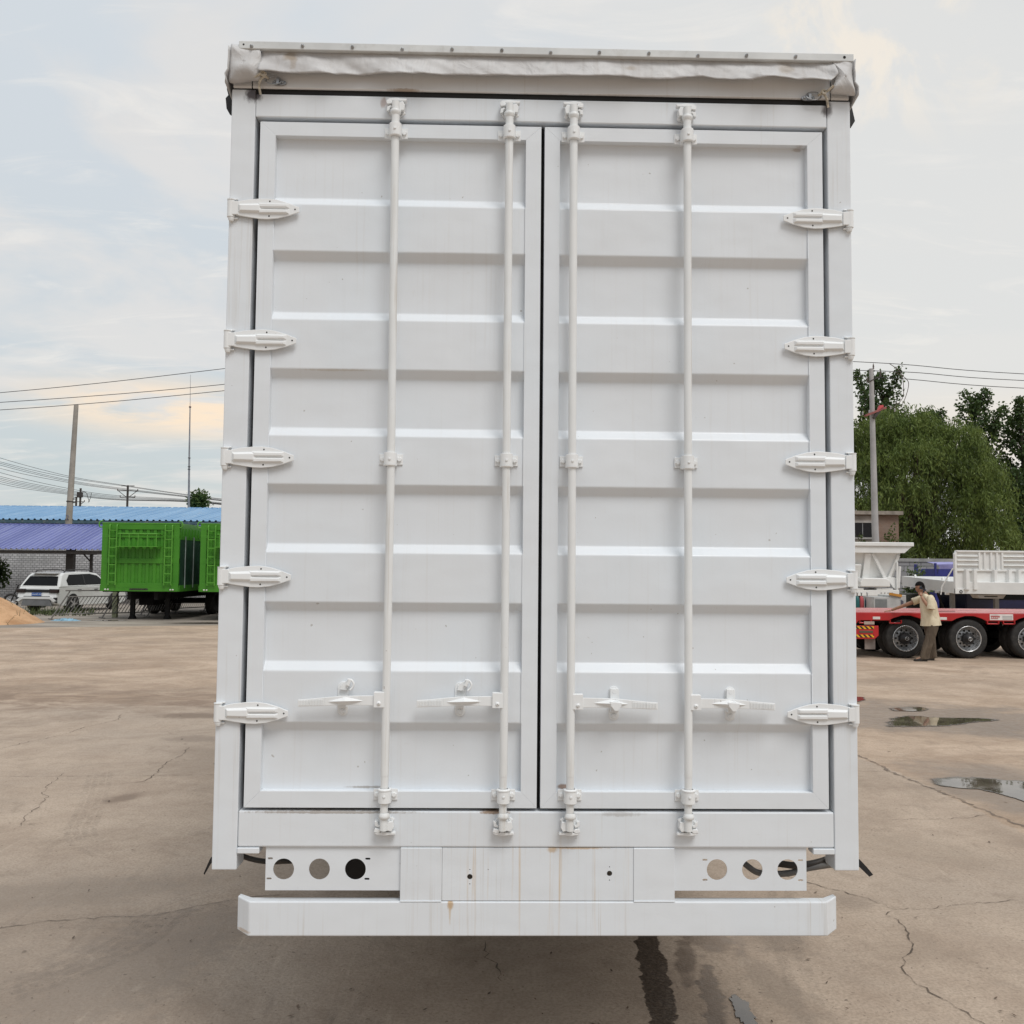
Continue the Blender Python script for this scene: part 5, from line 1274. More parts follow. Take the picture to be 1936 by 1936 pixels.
for s_ in (.45, 1.9):
    v = A0+dv*2.2+sv*s_; mb = MB(); mb.box(v.x-.07, v.x+.07, v.y-.07, v.y+.07, .05, 1.24); mb.box(v.x-.15, v.x+.15, v.y-.15, v.y+.15, 0, .05); mb.build('landing_leg', plain('grey_leg_paint', (.28, .28, .28), .5), fb)
mb = MB(); mb.bar((.35, 2.0, 1.2), (1.2, 3.2, .45), .06, .06); mb.build('brace', DKW, fb)
for k in (5.4, 6.6, 7.8):
    for s_ in (.25, 2.2): v = A0+dv*k+sv*s_; mb = MB(); mb.lathe([(.02, -.14), (.44, -.14), (.5, -.09), (.5, .09), (.44, .14), (.02, .14)], (0, 0, 0), 'x', 28); w_ = mb.build('wheel', TYRE, fb, loc=(v.x, v.y, .5)); w_.rotation_euler.z = -math.atan2(dv.x, dv.y)
# dark blue tractor unit under / behind the headboard, cab widened to darken the gap
bt = tag(empty('parked_truck', (18.9, 31.6, 0)), 'dark blue truck standing in shadow behind the white headboard', 'truck')
NAVY = plain('dark_navy_paint', (.010, .013, .05), .4)
mb = MB(); mb.prism([(-1.25, .45), (-1.25, 1.25), (-1.15, 1.45), (1.75, 1.45), (1.85, 1.25), (1.85, .45)], 0, 2.2); mb.build('cab', NAVY, bt, .05)
mb = MB(); mb.box(-1.0, 1.0, -.02, .0, .95, 1.35); mb.build('windscreen', GLS, bt)
mb = MB(); mb.box(-1.15, 1.15, -.06, .1, .38, .62); mb.build('bumper', DKW, bt, .03)
for x in (-.95, .95): mb = MB(); mb.lathe([(.02, -.14), (.44, -.14), (.48, -.09), (.48, .09), (.44, .14), (.02, .14)], (0, 0, 0), 'x', 28); mb.build('wheel', TYRE, bt, loc=(x, 1.1, .48))
# added dark block filling the shade under the flatbed deck
mc = tag(empty('dark_filler', (15.9, 33.5, 0)), 'added dark block filling the shadowed gap under the flatbed deck', 'filler')
mb = MB(); mb.prism([(-1.1, .35), (-1.1, .95), (-.9, 1.10), (1.3, 1.10), (1.5, .95), (1.5, .35)], 0, 1.2); mb.build('filler_body', plain('dark_olive_filler', (.03, .034, .028), .6), mc, .04)
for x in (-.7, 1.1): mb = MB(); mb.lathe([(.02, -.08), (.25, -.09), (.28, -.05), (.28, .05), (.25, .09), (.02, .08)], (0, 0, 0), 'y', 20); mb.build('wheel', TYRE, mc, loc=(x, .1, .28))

# grey block wall, blue skip, blue marker post
def block_mat():
    return brick_mat('grey_concrete_block', (.35, .35, .36), (.29, .29, .30), (.20, .20, .21), .9, grime=(.26, .26, .25))
bw = tag(empty('block_wall', (14, 42.5, 0)), 'grey concrete block wall running below the willow', 'wall')
mb = MB(); mb.box(-4, 26, 0, .22, 0, 2.44); mb.build('wall_body', block_mat(), bw)
mb = MB(); mb.box(-4, 26, -.04, .26, 2.44, 2.60); mb.build('coping', plain('smooth_grey_coping', (.34, .34, .33), .9), bw)
BLU = plain('deep_blue_paint', (.022, .030, .20), .45, var=.15)
sk = tag(empty('waste_skip', (20.44, 40, 0)), 'deep blue metal skip with an open lid behind the flatbed', 'skip')
mb = MB(); mb.prism([(.0, .3), (.05, 1.66), (.20, 2.10), (1.9, 2.10), (1.9, .3)], 0, 1.8); mb.build('skip_body', BLU, sk, .02)
mb = MB(); mb.prism([(0, .0), (.0, 2.36), (.08, 2.36), (.08, .0)], -.04, .06); mb.build('corner_post', BLU, sk)
mb = MB(); mb.add([(.10, -.05, 2.30), (1.9, -.05, 2.34), (1.9, .0, 2.10), (.28, .0, 2.10)], [(0, 1, 2, 3)]); mb.add([(.10, 1.0, 2.42), (1.9, 1.0, 2.44), (1.9, -.05, 2.34), (.10, -.05, 2.30)], [(0, 1, 2, 3)]); mb.build('skip_lid', plain('lilac_blue_lid', (.28, .28, .58), .45), sk)
mp = MB(); mp.box(-.07, .07, -.07, .07, 0, 2.24); mp.prism([(-.07, -.07), (.07, -.07), (.07, .07), (-.07, .07)], 2.24, 2.30, 'z')
tag(mp.build('marker_post', BLU, None, .012, loc=(19.57, 40, 0)), 'slim deep blue post in front of the block wall', 'post')

# little brick house
hs = tag(empty('brick_house', (19.8, 48, 0)), 'small flat roofed brick house with a dark window beside the utility pole', 'house')
BRK = brick_mat('weathered_red_brick', (.34, .20, .14), (.26, .15, .11), (.30, .27, .23), 4.0, grime=(.33, .28, .23))
mb = MB(); mb.box(-4, 2.46, 0, 5, 0, 5.05); mb.build('wall', BRK, hs)
mb = MB(); mb.box(-4, 1.15, -.03, 0, 2.5, 5.0); mb.build('rendered_wall', plain('grey_tan_render', (.36, .31, .27), .95, var=.2, vscale=1.2), hs)
mb = MB(); mb.box(-4.1, 2.62, -.25, 5.1, 5.05, 5.25); mb.build('roof', plain('concrete_roof_slab', (.30, .26, .22), .9, var=.2), hs)
mb = MB(); mb.box(-.10, .98, -.045, -.028, 3.80, 4.60); wi = mb.build('window', plain('dark_window_glass', (.008, .008, .010), .15), hs)
mb = MB(); mb.box(.42, .46, -.055, -.042, 3.80, 4.60); mb.build('window_bar', plain('grey_window_bar', (.25, .25, .25), .6), wi)
mb = MB(); mb.box(-.2, 1.1, -.08, -.028, 4.60, 4.72); mb.build('lintel', plain('pale_lintel', (.42, .39, .36), .9), wi)
mb = MB(); mb.box(-.2, 1.1, -.09, -.028, 3.70, 3.80); mb.build('sill', plain('pale_window_sill', (.40, .38, .36), .9), wi)

# utility pole and its wires
up = tag(empty('utility_pole', (18.62, 42, 0)), 'grey concrete utility pole with a red switch arm beside the willow', 'pole')
PCONC = plain('pale_concrete_pole', (.40, .39, .385), .9, var=.10, vscale=1.2, dirt=(.28, .26, .24), dirt_amt=.4)
mb = MB(); mb.tube([(0, 0, 0), (-.12, 0, 4.0), (-.21, 0, 11.86)], [.185, .160, .105], 18); mb.build('shaft', PCONC, up)
INS = plain('brown_insulator', (.10, .07, .06), .3)
for x, z in ((-.10, 11.86), (.24, 11.52), (-.40, 11.20)):
    mb = MB(); mb.lathe([(.015, 0), (.05, .06), (.02, .09), (.055, .13), (.02, .17), (.045, .21), (.015, .25), (.015, .30)], (x, 0, z-.03), 'z', 12); mb.build('insulator', INS, up)
mb = MB(); mb.bar((-.42, -.1, 11.18), (.26, -.1, 11.50), .05, .05); mb.build('cross_arm', DST, up)
mb = MB(); mb.bar((-.62, -.16, 9.50), (.42, -.16, 9.92), .16, .10); arm = mb.build('switch_arm', plain('faded_red_oxide', (.30, .10, .09), .7, var=.2), up, .01)
mb = MB(); mb.prism([(.0, 9.78), (.28, 9.94), (.26, 10.04), (.08, 10.02)], -.26, -.08); mb.build('red_cover', plain('bright_red_cover', (.55, .08, .09), .5), arm)
mb = MB(); mb.bar((-.20, -.16, 9.4), (.10, -.16, 9.75), .14, .12); mb.build('bracket', DST, arm)
for x, z in ((-.72, 9.62), (-.40, 9.70), (.66, 9.92), (.86, 9.80)): mb = MB(); mb.lathe([(.015, -.08), (.05, -.03), (.02, 0), (.05, .04), (.015, .1)], (x, -.16, z), 'z', 10); mb.build('insulator', plain('pale_insulator', (.42, .40, .40), .4), arm)
mb = MB(); mb.tube(spline([(.7, 0, 12.13), (1.25, 0, 11.7), (1.38, 0, 11.0), (1.30, 0, 10.4), (.8, 0, 9.9)], 6), .016, 6); mb.tube(spline([(.9, 0, 11.75), (1.5, 0, 11.4), (1.62, 0, 11.0), (1.3, 0, 10.1), (.9, 0, 9.82)], 6), .016, 6); mb.build('jumper_wire', INS, up)
WIRE = plain('dark_cable', (.05, .05, .055), .7)
LBW = ['uppermost of the three long cables crossing behind the white trailer', 'middle of the three long cables crossing behind the white trailer', 'lowest of the three long cables crossing behind the white trailer']
for i, pts in enumerate([[(-44, 45, 9.0), (-25.2, 45, 10.66), (-13.8, 45, 12.07), (-5, 44, 13.1), (5, 43, 12.75), (18.52, 42, 12.17), (26, 42, 11.71), (48, 42, 11.0)],
                         [(-44, 45, 8.9), (-25.2, 45, 10.16), (-13.8, 45, 11.25), (-5, 44, 12.3), (5, 43, 12.0), (18.86, 42, 11.76), (26, 42, 11.38), (48, 42, 10.8)],
                         [(-44, 45, 8.6), (-25.2, 45, 9.77), (-13.8, 45, 10.92), (-5, 44, 11.9), (5, 43, 11.65), (18.22, 42, 11.45), (26, 42, 11.0), (48, 42, 10.4)]]):
    mb = MB(); mb.tube(spline(pts, 8), .017, 6); tag(mb.build('overhead_cable', WIRE), LBW[i], 'cable', 'long overhead cables')
# far cable bundle and pylons over the warehouse
LB = 'thin sagging wire of the far bundle above the blue warehouse roof'
for zl, zm in zip((18.74, 18.14, 17.9, 17.61, 17.09, 16.42, 15.82, 15.53, 15.28, 14.99, 14.66), (15.98, 15.74, 15.35, 15.16, 14.95, 14.0, 13.71, 13.51, 13.32, 13.17, 13.03)):
    k = (zm-13.0)/3.0
    mb = MB(); mb.tube(spline([(-92, 150, zl+4.2), (-78.7, 150, zl), (-67.9, 150, zm), (-62, 155, zm-(zl-zm)*.30), (-51, 160, 12.6+k*1.2), (-38, 165, 11.6+k)], 7), .034, 5)
    tag(mb.build('distant_wire', WIRE), LB, 'wire', 'far wire bundle over the warehouse')
def pylon(x, y, h, sc, lb):
    r = empty('power_pylon', (x, y, 0)); tag(r, lb, 'pylon', 'far lattice pylons')
    mb = MB(); mb.box(-.14, .14, -.14, .14, 0, h); mb.build('mast', DST, r)
    for z, w in ((h-.1, 1.1), (h-.95, 1.7), (h-2.05, 1.25)): mb = MB(); mb.box(-w*sc, w*sc, -.08, .08, z-.06, z+.06); mb.build('cross_arm', DST, r)
    for s in (-1, 1):
        mb = MB(); mb.bar((s*1.6*sc, 0, h-.95), (0, 0, h-2.2), .09, .09); mb.build('brace', DST, r)
        for z, w in ((h-.95, 1.7), (h-2.05, 1.25)): mb = MB(); mb.box(s*w*sc-.06, s*w*sc+.06, -.06, .06, z, z+.32); mb.build('insulator', INS, r)
pylon(-62.1, 160, 15.4, 1.0, 'larger far power pylon with three cross arms over the blue roof'); pylon(-78.5, 178, 14.6, .9, 'smaller far power pylon just right of the leaning pole')
tr = empty('transformer_pole', (-72.2, 165, 0)); tag(tr, 'far pole carrying dark transformer gear beside the leaning concrete pole', 'pole', 'far lattice pylons')
mb = MB(); mb.box(-.15, .15, -.1, .1, 0, 15.2); mb.build('mast', DST, tr)
mb = MB(); mb.box(-.55, .35, -.3, .3, 13.6, 14.5); mb.build('transformer', DST, tr, .05)
mb = MB(); mb.tube(spline([(.3, 0, 14.6), (1.0, 0, 14.4), (1.3, 0, 13.6), (1.6, 0, 12.8)], 5), .05, 5); mb.tube(spline([(1.9, 0, 14.4), (1.75, 0, 13.5), (1.4, 0, 12.7)], 5), .05, 5); mb.build('cable_loop', DST, tr)
# ------------------------------------------------------------------ trees and shrubs
rng = np.random.default_rng(21)
def leaf_mat(name, a, b_, sc=.8, trans=.36):
    m, t, b = new_mat(name); p = t.pos()
    n = t.math('ADD', t.math('MULTIPLY', t.noise(p, sc, 3, .5), .6), t.math('MULTIPLY', t.noise(p, 9, 2, .5), .4))
    c = t.mix(t.ss(n, .36, .64), a, b_)
    set_p(t, b, c, .55, spec=.25)
    tr = t.node('ShaderNodeBsdfTranslucent'); t.put(tr.inputs[0], t.mix(.5, c, (.12, .16, .03)))
    mx = t.node('ShaderNodeMixShader'); mx.inputs[0].default_value = trans
    out = m.node_tree.nodes['Material Output']
    t.l.new(b.outputs[0], mx.inputs[1]); t.l.new(tr.outputs[0], mx.inputs[2]); t.l.new(mx.outputs[0], out.inputs[0])
    return m
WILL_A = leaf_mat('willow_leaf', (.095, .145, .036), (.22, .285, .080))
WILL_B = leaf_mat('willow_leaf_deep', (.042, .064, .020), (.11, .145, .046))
POP_A = leaf_mat('poplar_leaf', (.045, .085, .030), (.105, .165, .060))
POP_B = leaf_mat('poplar_leaf_deep', (.024, .046, .019), (.060, .095, .038))
SHR_A = leaf_mat('shrub_leaf', (.045, .075, .020), (.11, .15, .045))
IVY = leaf_mat('climber_leaf', (.025, .055, .014), (.065, .115, .03))
BARK = plain('brown_bark', (.075, .058, .044), .95, var=.25, vscale=4, bump=.5, bscale=20)
def unit(v): return v/np.maximum(1e-9, np.linalg.norm(v, axis=-1, keepdims=True))
def leaf_quads(P, D, L, Wd):
    """one pointed quad per leaf: base P, direction D, length L, width Wd"""
    n = len(P); r = unit(np.cross(D, rng.normal(size=(n, 3))))
    L = np.broadcast_to(L, n)[:, None]; Wd = np.broadcast_to(Wd, n)[:, None]
    bend = rng.normal(size=(n, 3))*.10*L
    V = np.stack([P, P+D*L*.45+r*Wd*.5+bend*.5, P+D*L+bend, P+D*L*.45-r*Wd*.5+bend*.5], 1).reshape(-1, 3)
    F = np.arange(n*4).reshape(n, 4); return V, F
def limb_mesh(paths, name, parent):
    mb = MB()
    for pts, r0, r1 in paths:
        P = spline(pts, 4); mb.tube(P, [r0+(r1-r0)*i/(len(P)-1) for i in range(len(P))], 7)
    return mb.build(name, BARK, parent)
# --- weeping willow
wroot = tag(empty('willow_tree', (40.3, 85, -.78)), 'broad weeping willow with drooping yellow green foliage behind the utility pole', 'tree')
wroot.scale = (1.392,)*3
limbs = [([(0, 0, 0), (.1, 0, 1.6), (0, .1, 3.2)], .42, .30)]
# (x, y, z, radius, strands, share of dark leaves; more inside paints in crown shade)
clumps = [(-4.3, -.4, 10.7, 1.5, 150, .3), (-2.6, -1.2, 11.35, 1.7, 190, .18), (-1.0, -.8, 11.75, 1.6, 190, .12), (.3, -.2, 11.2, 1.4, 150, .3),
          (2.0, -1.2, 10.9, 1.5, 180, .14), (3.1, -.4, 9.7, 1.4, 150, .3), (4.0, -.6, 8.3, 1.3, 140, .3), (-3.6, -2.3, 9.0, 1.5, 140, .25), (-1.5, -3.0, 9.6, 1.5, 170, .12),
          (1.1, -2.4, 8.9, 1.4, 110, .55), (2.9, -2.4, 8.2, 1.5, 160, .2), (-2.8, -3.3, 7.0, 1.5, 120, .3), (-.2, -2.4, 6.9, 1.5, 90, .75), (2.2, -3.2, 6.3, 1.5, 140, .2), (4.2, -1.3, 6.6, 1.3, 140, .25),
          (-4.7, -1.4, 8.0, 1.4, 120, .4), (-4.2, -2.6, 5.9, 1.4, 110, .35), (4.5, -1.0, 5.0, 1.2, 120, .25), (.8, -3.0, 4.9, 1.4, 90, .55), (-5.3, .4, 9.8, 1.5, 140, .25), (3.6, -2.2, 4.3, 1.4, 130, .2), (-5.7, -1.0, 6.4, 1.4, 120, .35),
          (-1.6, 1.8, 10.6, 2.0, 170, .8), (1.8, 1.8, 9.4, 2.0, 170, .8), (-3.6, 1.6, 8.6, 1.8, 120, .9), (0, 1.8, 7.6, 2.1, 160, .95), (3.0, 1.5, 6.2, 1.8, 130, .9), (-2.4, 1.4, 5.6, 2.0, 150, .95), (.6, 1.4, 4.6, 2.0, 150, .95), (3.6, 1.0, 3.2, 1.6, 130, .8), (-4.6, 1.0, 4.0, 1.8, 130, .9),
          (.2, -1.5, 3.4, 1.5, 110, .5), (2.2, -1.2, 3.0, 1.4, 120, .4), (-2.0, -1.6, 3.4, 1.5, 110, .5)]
for cx, cy, cz, r, ns, dk in clumps:
    limbs.append(([(0, .1, 3.0), (cx*.35, cy*.35, 3+(cz-3)*.5), (cx*.8, cy*.8, cz-.2), (cx, cy, cz+.2)], .13, .03))
limb_mesh(limbs, 'trunk', wroot)
VA = []; FA = []; MI = []; off = 0
for cx, cy, cz, r, ns, dk in clumps:
    th = rng.uniform(0, 2*PI, ns); ph = np.arccos(rng.uniform(-.1, 1, ns)); rad = r*rng.uniform(.30, 1.12, ns)**.8
    o = np.stack([np.sin(ph)*np.cos(th), np.sin(ph)*np.sin(th), np.cos(ph)*.8], 1)
    S = np.array([cx, cy, cz])+o*rad[:, None]
    ln = rng.uniform(.6, 2.6, ns)*rng.uniform(.75, 1.3); nl = 18
    outd = unit(o*np.array([1, 1, .2])+rng.normal(size=(ns, 3))*.25)
    tt = np.linspace(0, 1, nl)[None, :, None]
    sway = rng.normal(size=(ns, 1, 3))*np.array([.30, .30, 0])
    up = rng.uniform(.1, .55, (ns, 1, 1))*np.array([0, 0, 1.0])
    P = S[:, None, :]+outd[:, None, :]*(np.sqrt(tt)*.75)+up*np.sin(tt*PI)*.8+np.array([0, 0, -1])*(tt**1.4)*ln[:, None, None]+sway*tt**2+rng.normal(size=(ns, nl, 3))*.06
    P = P.reshape(-1, 3); P = P[P[:, 2] > .6]
    D = unit(np.array([0, 0, -1.0])+rng.normal(size=P.shape)*.50)
    V, F = leaf_quads(P, D, rng.uniform(.20, .40, len(P)), rng.uniform(.045, .08, len(P)))
    VA.append(V); FA.append(F+off); off += len(V)
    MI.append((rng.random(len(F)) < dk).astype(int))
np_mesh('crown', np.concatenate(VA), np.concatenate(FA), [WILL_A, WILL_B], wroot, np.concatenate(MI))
# --- poplars
def poplar(x, y, h, base, spread, label, seed, lean=.0, dens=1.0, lsz=.26):
    kk = 1.30; root = tag(empty('poplar_tree', (-.2+(x+.2)*kk, -3.74+(y+3.74)*kk, -.6)), label, 'tree', 'poplars behind the willow'); root.scale = (kk,)*3
    rr = random.Random(seed); limbs = [([(0, 0, 0), (.1+lean*.3, 0, h*.4), (lean*.7, 0, h*.8), (lean, 0, h-.2)], .24, .03)]
    tips = []
    nb = int(30*dens)
    for i in range(nb):
        u = (i+.5)/nb; z = base+(h-base-.5)*u**.9; a = rr.uniform(0, 2*PI)
        L = spread*(1-.50*u)*rr.uniform(.40, 1.25)
        zz = lean*(z/h); rise = L*rr.uniform(.9, 1.7)
        e = Vector((zz+math.cos(a)*L, math.sin(a)*L, min(h+.1, z+rise))); s_ = Vector((zz, 0, z)); m_ = (s_+e)/2+Vector((math.cos(a)*L*.18, math.sin(a)*L*.18, -rise*.12))
        limbs.append(([s_, m_, e], .05, .012)); tips.append((s_, m_, e, u))
    tips.append((Vector((lean*.8, 0, h*.8)), Vector((lean*.9, 0, h*.9)), Vector((lean, 0, h)), 1))
    limb_mesh(limbs, 'trunk', root)
    P = []
    for s_, m_, e, u in tips:
        L = (e-s_).length; nk = int((6+L*9)*1.0)
        for k in range(nk):
            t = rr.uniform(.22, 1.04); c = s_.lerp(m_, t*2) if t < .5 else m_.lerp(e, t*2-1); w = .20*(1.15-abs(t-.6))
            for q in range(rr.choice((3, 5, 8))): P.append((c.x+rr.gauss(0, w), c.y+rr.gauss(0, w), c.z+rr.gauss(0, w)))
    P = np.array(P); D = unit(rng.normal(size=P.shape)+np.array([0, 0, -.3]))
    V, F = leaf_quads(P, D, rng.uniform(lsz*.7, lsz*1.25, len(P)), rng.uniform(lsz*.6, lsz*.95, len(P)))
    np_mesh('crown', V, F, [POP_A, POP_B], root, (rng.random(len(F)) < .45).astype(int))
poplar(31.4, 72, 17.9, 8, 2.6, 'poplar rising just behind the utility pole', 1, .1, 1.3)
poplar(36.1, 73, 15.0, 8, 1.9, 'short poplar showing over the middle of the willow', 2)
poplar(38.8, 72, 16.5, 6, 2.3, 'tall poplar with a gap in its crown right of the willow top', 3, .3, 1.15)
poplar(42.8, 72, 15.6, 2.5, 3.0, 'wide dark poplar at the right edge of the view', 4, .1, 1.9)
poplar(40.0, 74, 12.4, 3.0, 2.0, 'low poplar filling the gap right of the willow', 5, 0, 1.2)
poplar(41.4, 70, 9.6, 1.0, 2.6, 'small bushy poplar low at the right edge', 6, 0, 1.8)
poplar(44.8, 71, 13.5, 1.0, 2.8, 'poplar partly cut off by the right edge of the view', 7, 0, 1.6)
poplar(36.0, 78, 9.0, .5, 3.0, 'dark poplar behind the willow, low in its shade', 8, 0, 1.8, .32)
# --- shrubs
def shrub(loc, rx, ry, rz_, n, lsz, label, mats, cat='shrub', name='leafy_shrub', group=None, zmin=0.05, stems=7):
    root = tag(empty(name, loc), label, cat, group)
    mb = MB()
    for k in range(stems):
        a = rnd.uniform(0, 2*PI); mb.tube(spline([(0, 0, 0), (rx*.3*math.cos(a), ry*.3*math.sin(a), rz_*.6), (rx*.6*math.cos(a), ry*.6*math.sin(a), rz_*1.3)], 4), [.03, .027, .024, .02, .018, .015, .012, .010, .008], 5)
    mb.build('stems', BARK, root)
    C_ = rng.normal(size=(26, 3)); C_ = unit(C_)*rng.uniform(.35, .95, (26, 1))*np.array([rx, ry, rz_ if zmin < 2 else .9])+np.array([0, 0, rz_*(1 if zmin < 2 else 1.82)])
    P = C_[rng.integers(0, 26, n)]+rng.normal(size=(n, 3))*np.array([rx, ry, rz_ if zmin < 2 else .9])*.22
    P = P[P[:, 2] > zmin]; D = unit(rng.normal(size=P.shape)+np.array([0, 0, .2]))
    V, F = leaf_quads(P, D, rng.uniform(lsz*.7, lsz*1.3, len(P)), rng.uniform(lsz*.4, lsz*.7, len(P)))
    np_mesh('leaves', V, F, mats, root, (rng.random(len(F)) < .4).astype(int))
shrub((21.5, 47.0, 0), .95, .8, 2.15, 2600, .20, 'green shrub growing against the brick house right of the utility pole', [SHR_A, WILL_B])
shrub((19.95, 47.2, 0), .55, .5, 1.95, 1100, .18, 'small straggly shrub under the window of the brick house', [SHR_A, WILL_B])
shrub((19.2, 39.2, 0), .55, .5, 1.0, 1600, .13, 'dark green bush between the blue post and the blue skip', [POP_A, WILL_B])
shrub((-26.9, 47.5, 0), 1.0, .7, 1.35, 2600, .20, 'dark leafy climber hanging at the far left under the carport roof', [IVY, POP_B], 'climber', 'climbing_plant', zmin=.6)
shrub((-25.7, 80, 0), .95, .9, 4.05, 1700, .26, 'small tree top showing over the blue roof beside the radio mast', [IVY, SHR_A], 'tree', 'roadside_tree', zmin=3, stems=9)
# ------------------------------------------------------------------ man on the phone, leaning on the red deck (faces -x)
SKIN = plain('tanned_skin', (.36, .19, .12), .5, var=.12, vscale=12)
HAIR = plain('black_hair', (.007, .006, .006), .8, var=.3, vscale=40, bump=.5, bscale=120, spec=.12)
def cloth(name, a, b_, sc, wr):
    m, t, b = new_mat(name); p = t.obj()
    f = t.noise(t.scale(p, (1, 1, .55)), sc, 4, .6, .8)
    set_p(t, b, t.mix(t.ss(f, .3, .7), a, b_), .9, normal=t.bump(f, wr, .04)); return m
SHIRT = cloth('cream_shirt_cloth', (.58, .49, .34), (.74, .66, .49), 7, .7)
TROUS = cloth('brown_trouser_cloth', (.075, .055, .038), (.125, .095, .066), 8, .9)
SHOE = plain('dark_shoe_leather', (.03, .026, .022), .6)
def skin_mesh(name, mat, parent, joints, edges, sub=2, root=0):
    me = bpy.data.meshes.new(name); me.from_pydata([j[0] for j in joints], edges, []); me.update()
    o = bpy.data.objects.new(name, me); C.objects.link(o); o.parent = parent
    sk = o.modifiers.new('skin', 'SKIN')
    lay = me.skin_vertices[0] if me.skin_vertices else None
    if lay is None:
        bpy.context.view_layer.objects.active = o
        bm = bmesh.new(); bm.from_mesh(me); bm.verts.layers.skin.verify(); bm.to_mesh(me); bm.free(); lay = me.skin_vertices[0]
    for i, j in enumerate(joints):
        r = j[1]; lay.data[i].radius = (r, r) if not hasattr(r, '__len__') else r
        lay.data[i].use_root = (i == root)
    sk.use_smooth_shade = True
    s_ = o.modifiers.new('sub', 'SUBSURF'); s_.levels = sub; s_.render_levels = sub
    me.materials.append(mat)
    return o
MX, MY = 9.62, 17.40
man = tag(empty('person', (MX, MY, 0)), 'man in a cream shirt on the phone, one hand on the red deck', 'person')
# far arm is +y (right), near arm is -y (left)
J = [((.05, 0, .90), .10), ((.02, 0, 1.10), .11), ((-.01, 0, 1.30), .115), ((-.05, 0, 1.41), .085), ((-.085, 0, 1.49), .058), ((-.125, 0, 1.55), .058),          # 0-5 pelvis .. neck
     ((.05, -.10, .86), .085), ((-.04, -.115, .48), .060), ((-.15, -.12, .10), .044), ((-.27, -.12, .045), .042), ((-.36, -.12, .03), .030),            # 6-10 left leg, forward
     ((.06, .10, .86), .085), ((.085, .10, .47), .060), ((.125, .10, .10), .044), ((.03, .10, .045), .042), ((-.05, .10, .03), .030),            # 11-15 right leg
     ((-.03, -.18, 1.385), .055), ((-.06, -.25, 1.15), .048), ((-.175, -.18, 1.33), .037), ((-.215, -.135, 1.435), .030),      # 16-19 left arm up to the ear
     ((-.05, .18, 1.385), .055), ((-.36, .26, 1.24), .045), ((-.55, .44, 1.135), .035), ((-.62, .52, 1.09), .030)]             # 20-23 right arm down to the deck
E_ = [(0, 1), (1, 2), (2, 3), (3, 4), (4, 5), (0, 6), (6, 7), (7, 8), (8, 9), (9, 10), (0, 11), (11, 12), (12, 13), (13, 14), (14, 15), (2, 16), (16, 17), (17, 18), (18, 19), (2, 20), (20, 21), (21, 22), (22, 23)]
body = skin_mesh('body', SKIN, man, J, E_)
# head with face: ellipsoid pushed about by hand
def head_mesh():
    bm = bmesh.new(); bmesh.ops.create_uvsphere(bm, u_segments=28, v_segments=20, radius=1)
    for v in bm.verts:
        x, y, z = v.co           # -x is the face
        X, Y, Z = x*.098, y*.076, z*.118
        if z < -.1: X += -.012*min(1, -z); Y *= 1-.28*min(1, -z)
        if x < -.55:
            if abs(y) < .22 and -.30 < z < .12: X -= .022*(1-abs(y)/.22)*(1-abs(z+.16)/.26 if abs(z+.16) < .26 else 0)     # nose
            if abs(abs(y)-.36) < .18 and .0 < z < .26: X += .010                                                       # eye sockets
            if z > .26 and z < .42: X -= .005                                                                           # brow
            if abs(y) < .30 and -.58 < z < -.42: X -= .007                                                              # lips
            if z < -.72: X -= .008
        v.co = (X, Y, Z)
    for s in (-1, 1):                                           # ears
        g = bmesh.ops.create_icosphere(bm, subdivisions=2, radius=.5)
        for v in g['verts']: v.co = (v.co.x*.045+.008, v.co.y*.022+s*.076, v.co.z*.062-.012)
    for f in bm.faces: f.smooth = True
    me = bpy.data.meshes.new('head'); bm.to_mesh(me); bm.free(); me.materials.append(SKIN); return me
hd = bpy.data.objects.new('head', head_mesh()); C.objects.link(hd); hd.parent = body; hd.location = (-.185, 0, 1.625); hd.rotation_euler = (0, R(-16), R(8))
bm = bmesh.new(); bmesh.ops.create_uvsphere(bm, u_segments=32, v_segments=22, radius=1)
for v in bm.verts:
    x, y, z = v.co; k = 1+.05*mnoise.noise(Vector((x*6, y*6, z*6)))
    v.co = (x*.110*k+.008, y*.088*k, z*.128*k+.012)
dele = [v for v in bm.verts if v.co.z < -.075+.6*max(0, .02-v.co.x) or (v.co.x < -.045 and v.co.z < .052)]
bmesh.ops.delete(bm, geom=dele, context='VERTS')
for f in bm.faces: f.smooth = True
me = bpy.data.meshes.new('hair'); bm.to_mesh(me); bm.free(); me.materials.append(HAIR)
hr = bpy.data.objects.new('hair', me); C.objects.link(hr); hr.parent = body; hr.location = hd.location; hr.rotation_euler = hd.rotation_euler
for s in (-1, 1):
    mb = MB(); mb.lathe([(.001, -.009), (.007, -.006), (.009, 0), (.007, .006), (.001, .009)], (-.190-.078, s*.032, 1.62), 'x', 10); mb.build('eye', plain('dark_eye', (.02, .015, .012), .2), body)
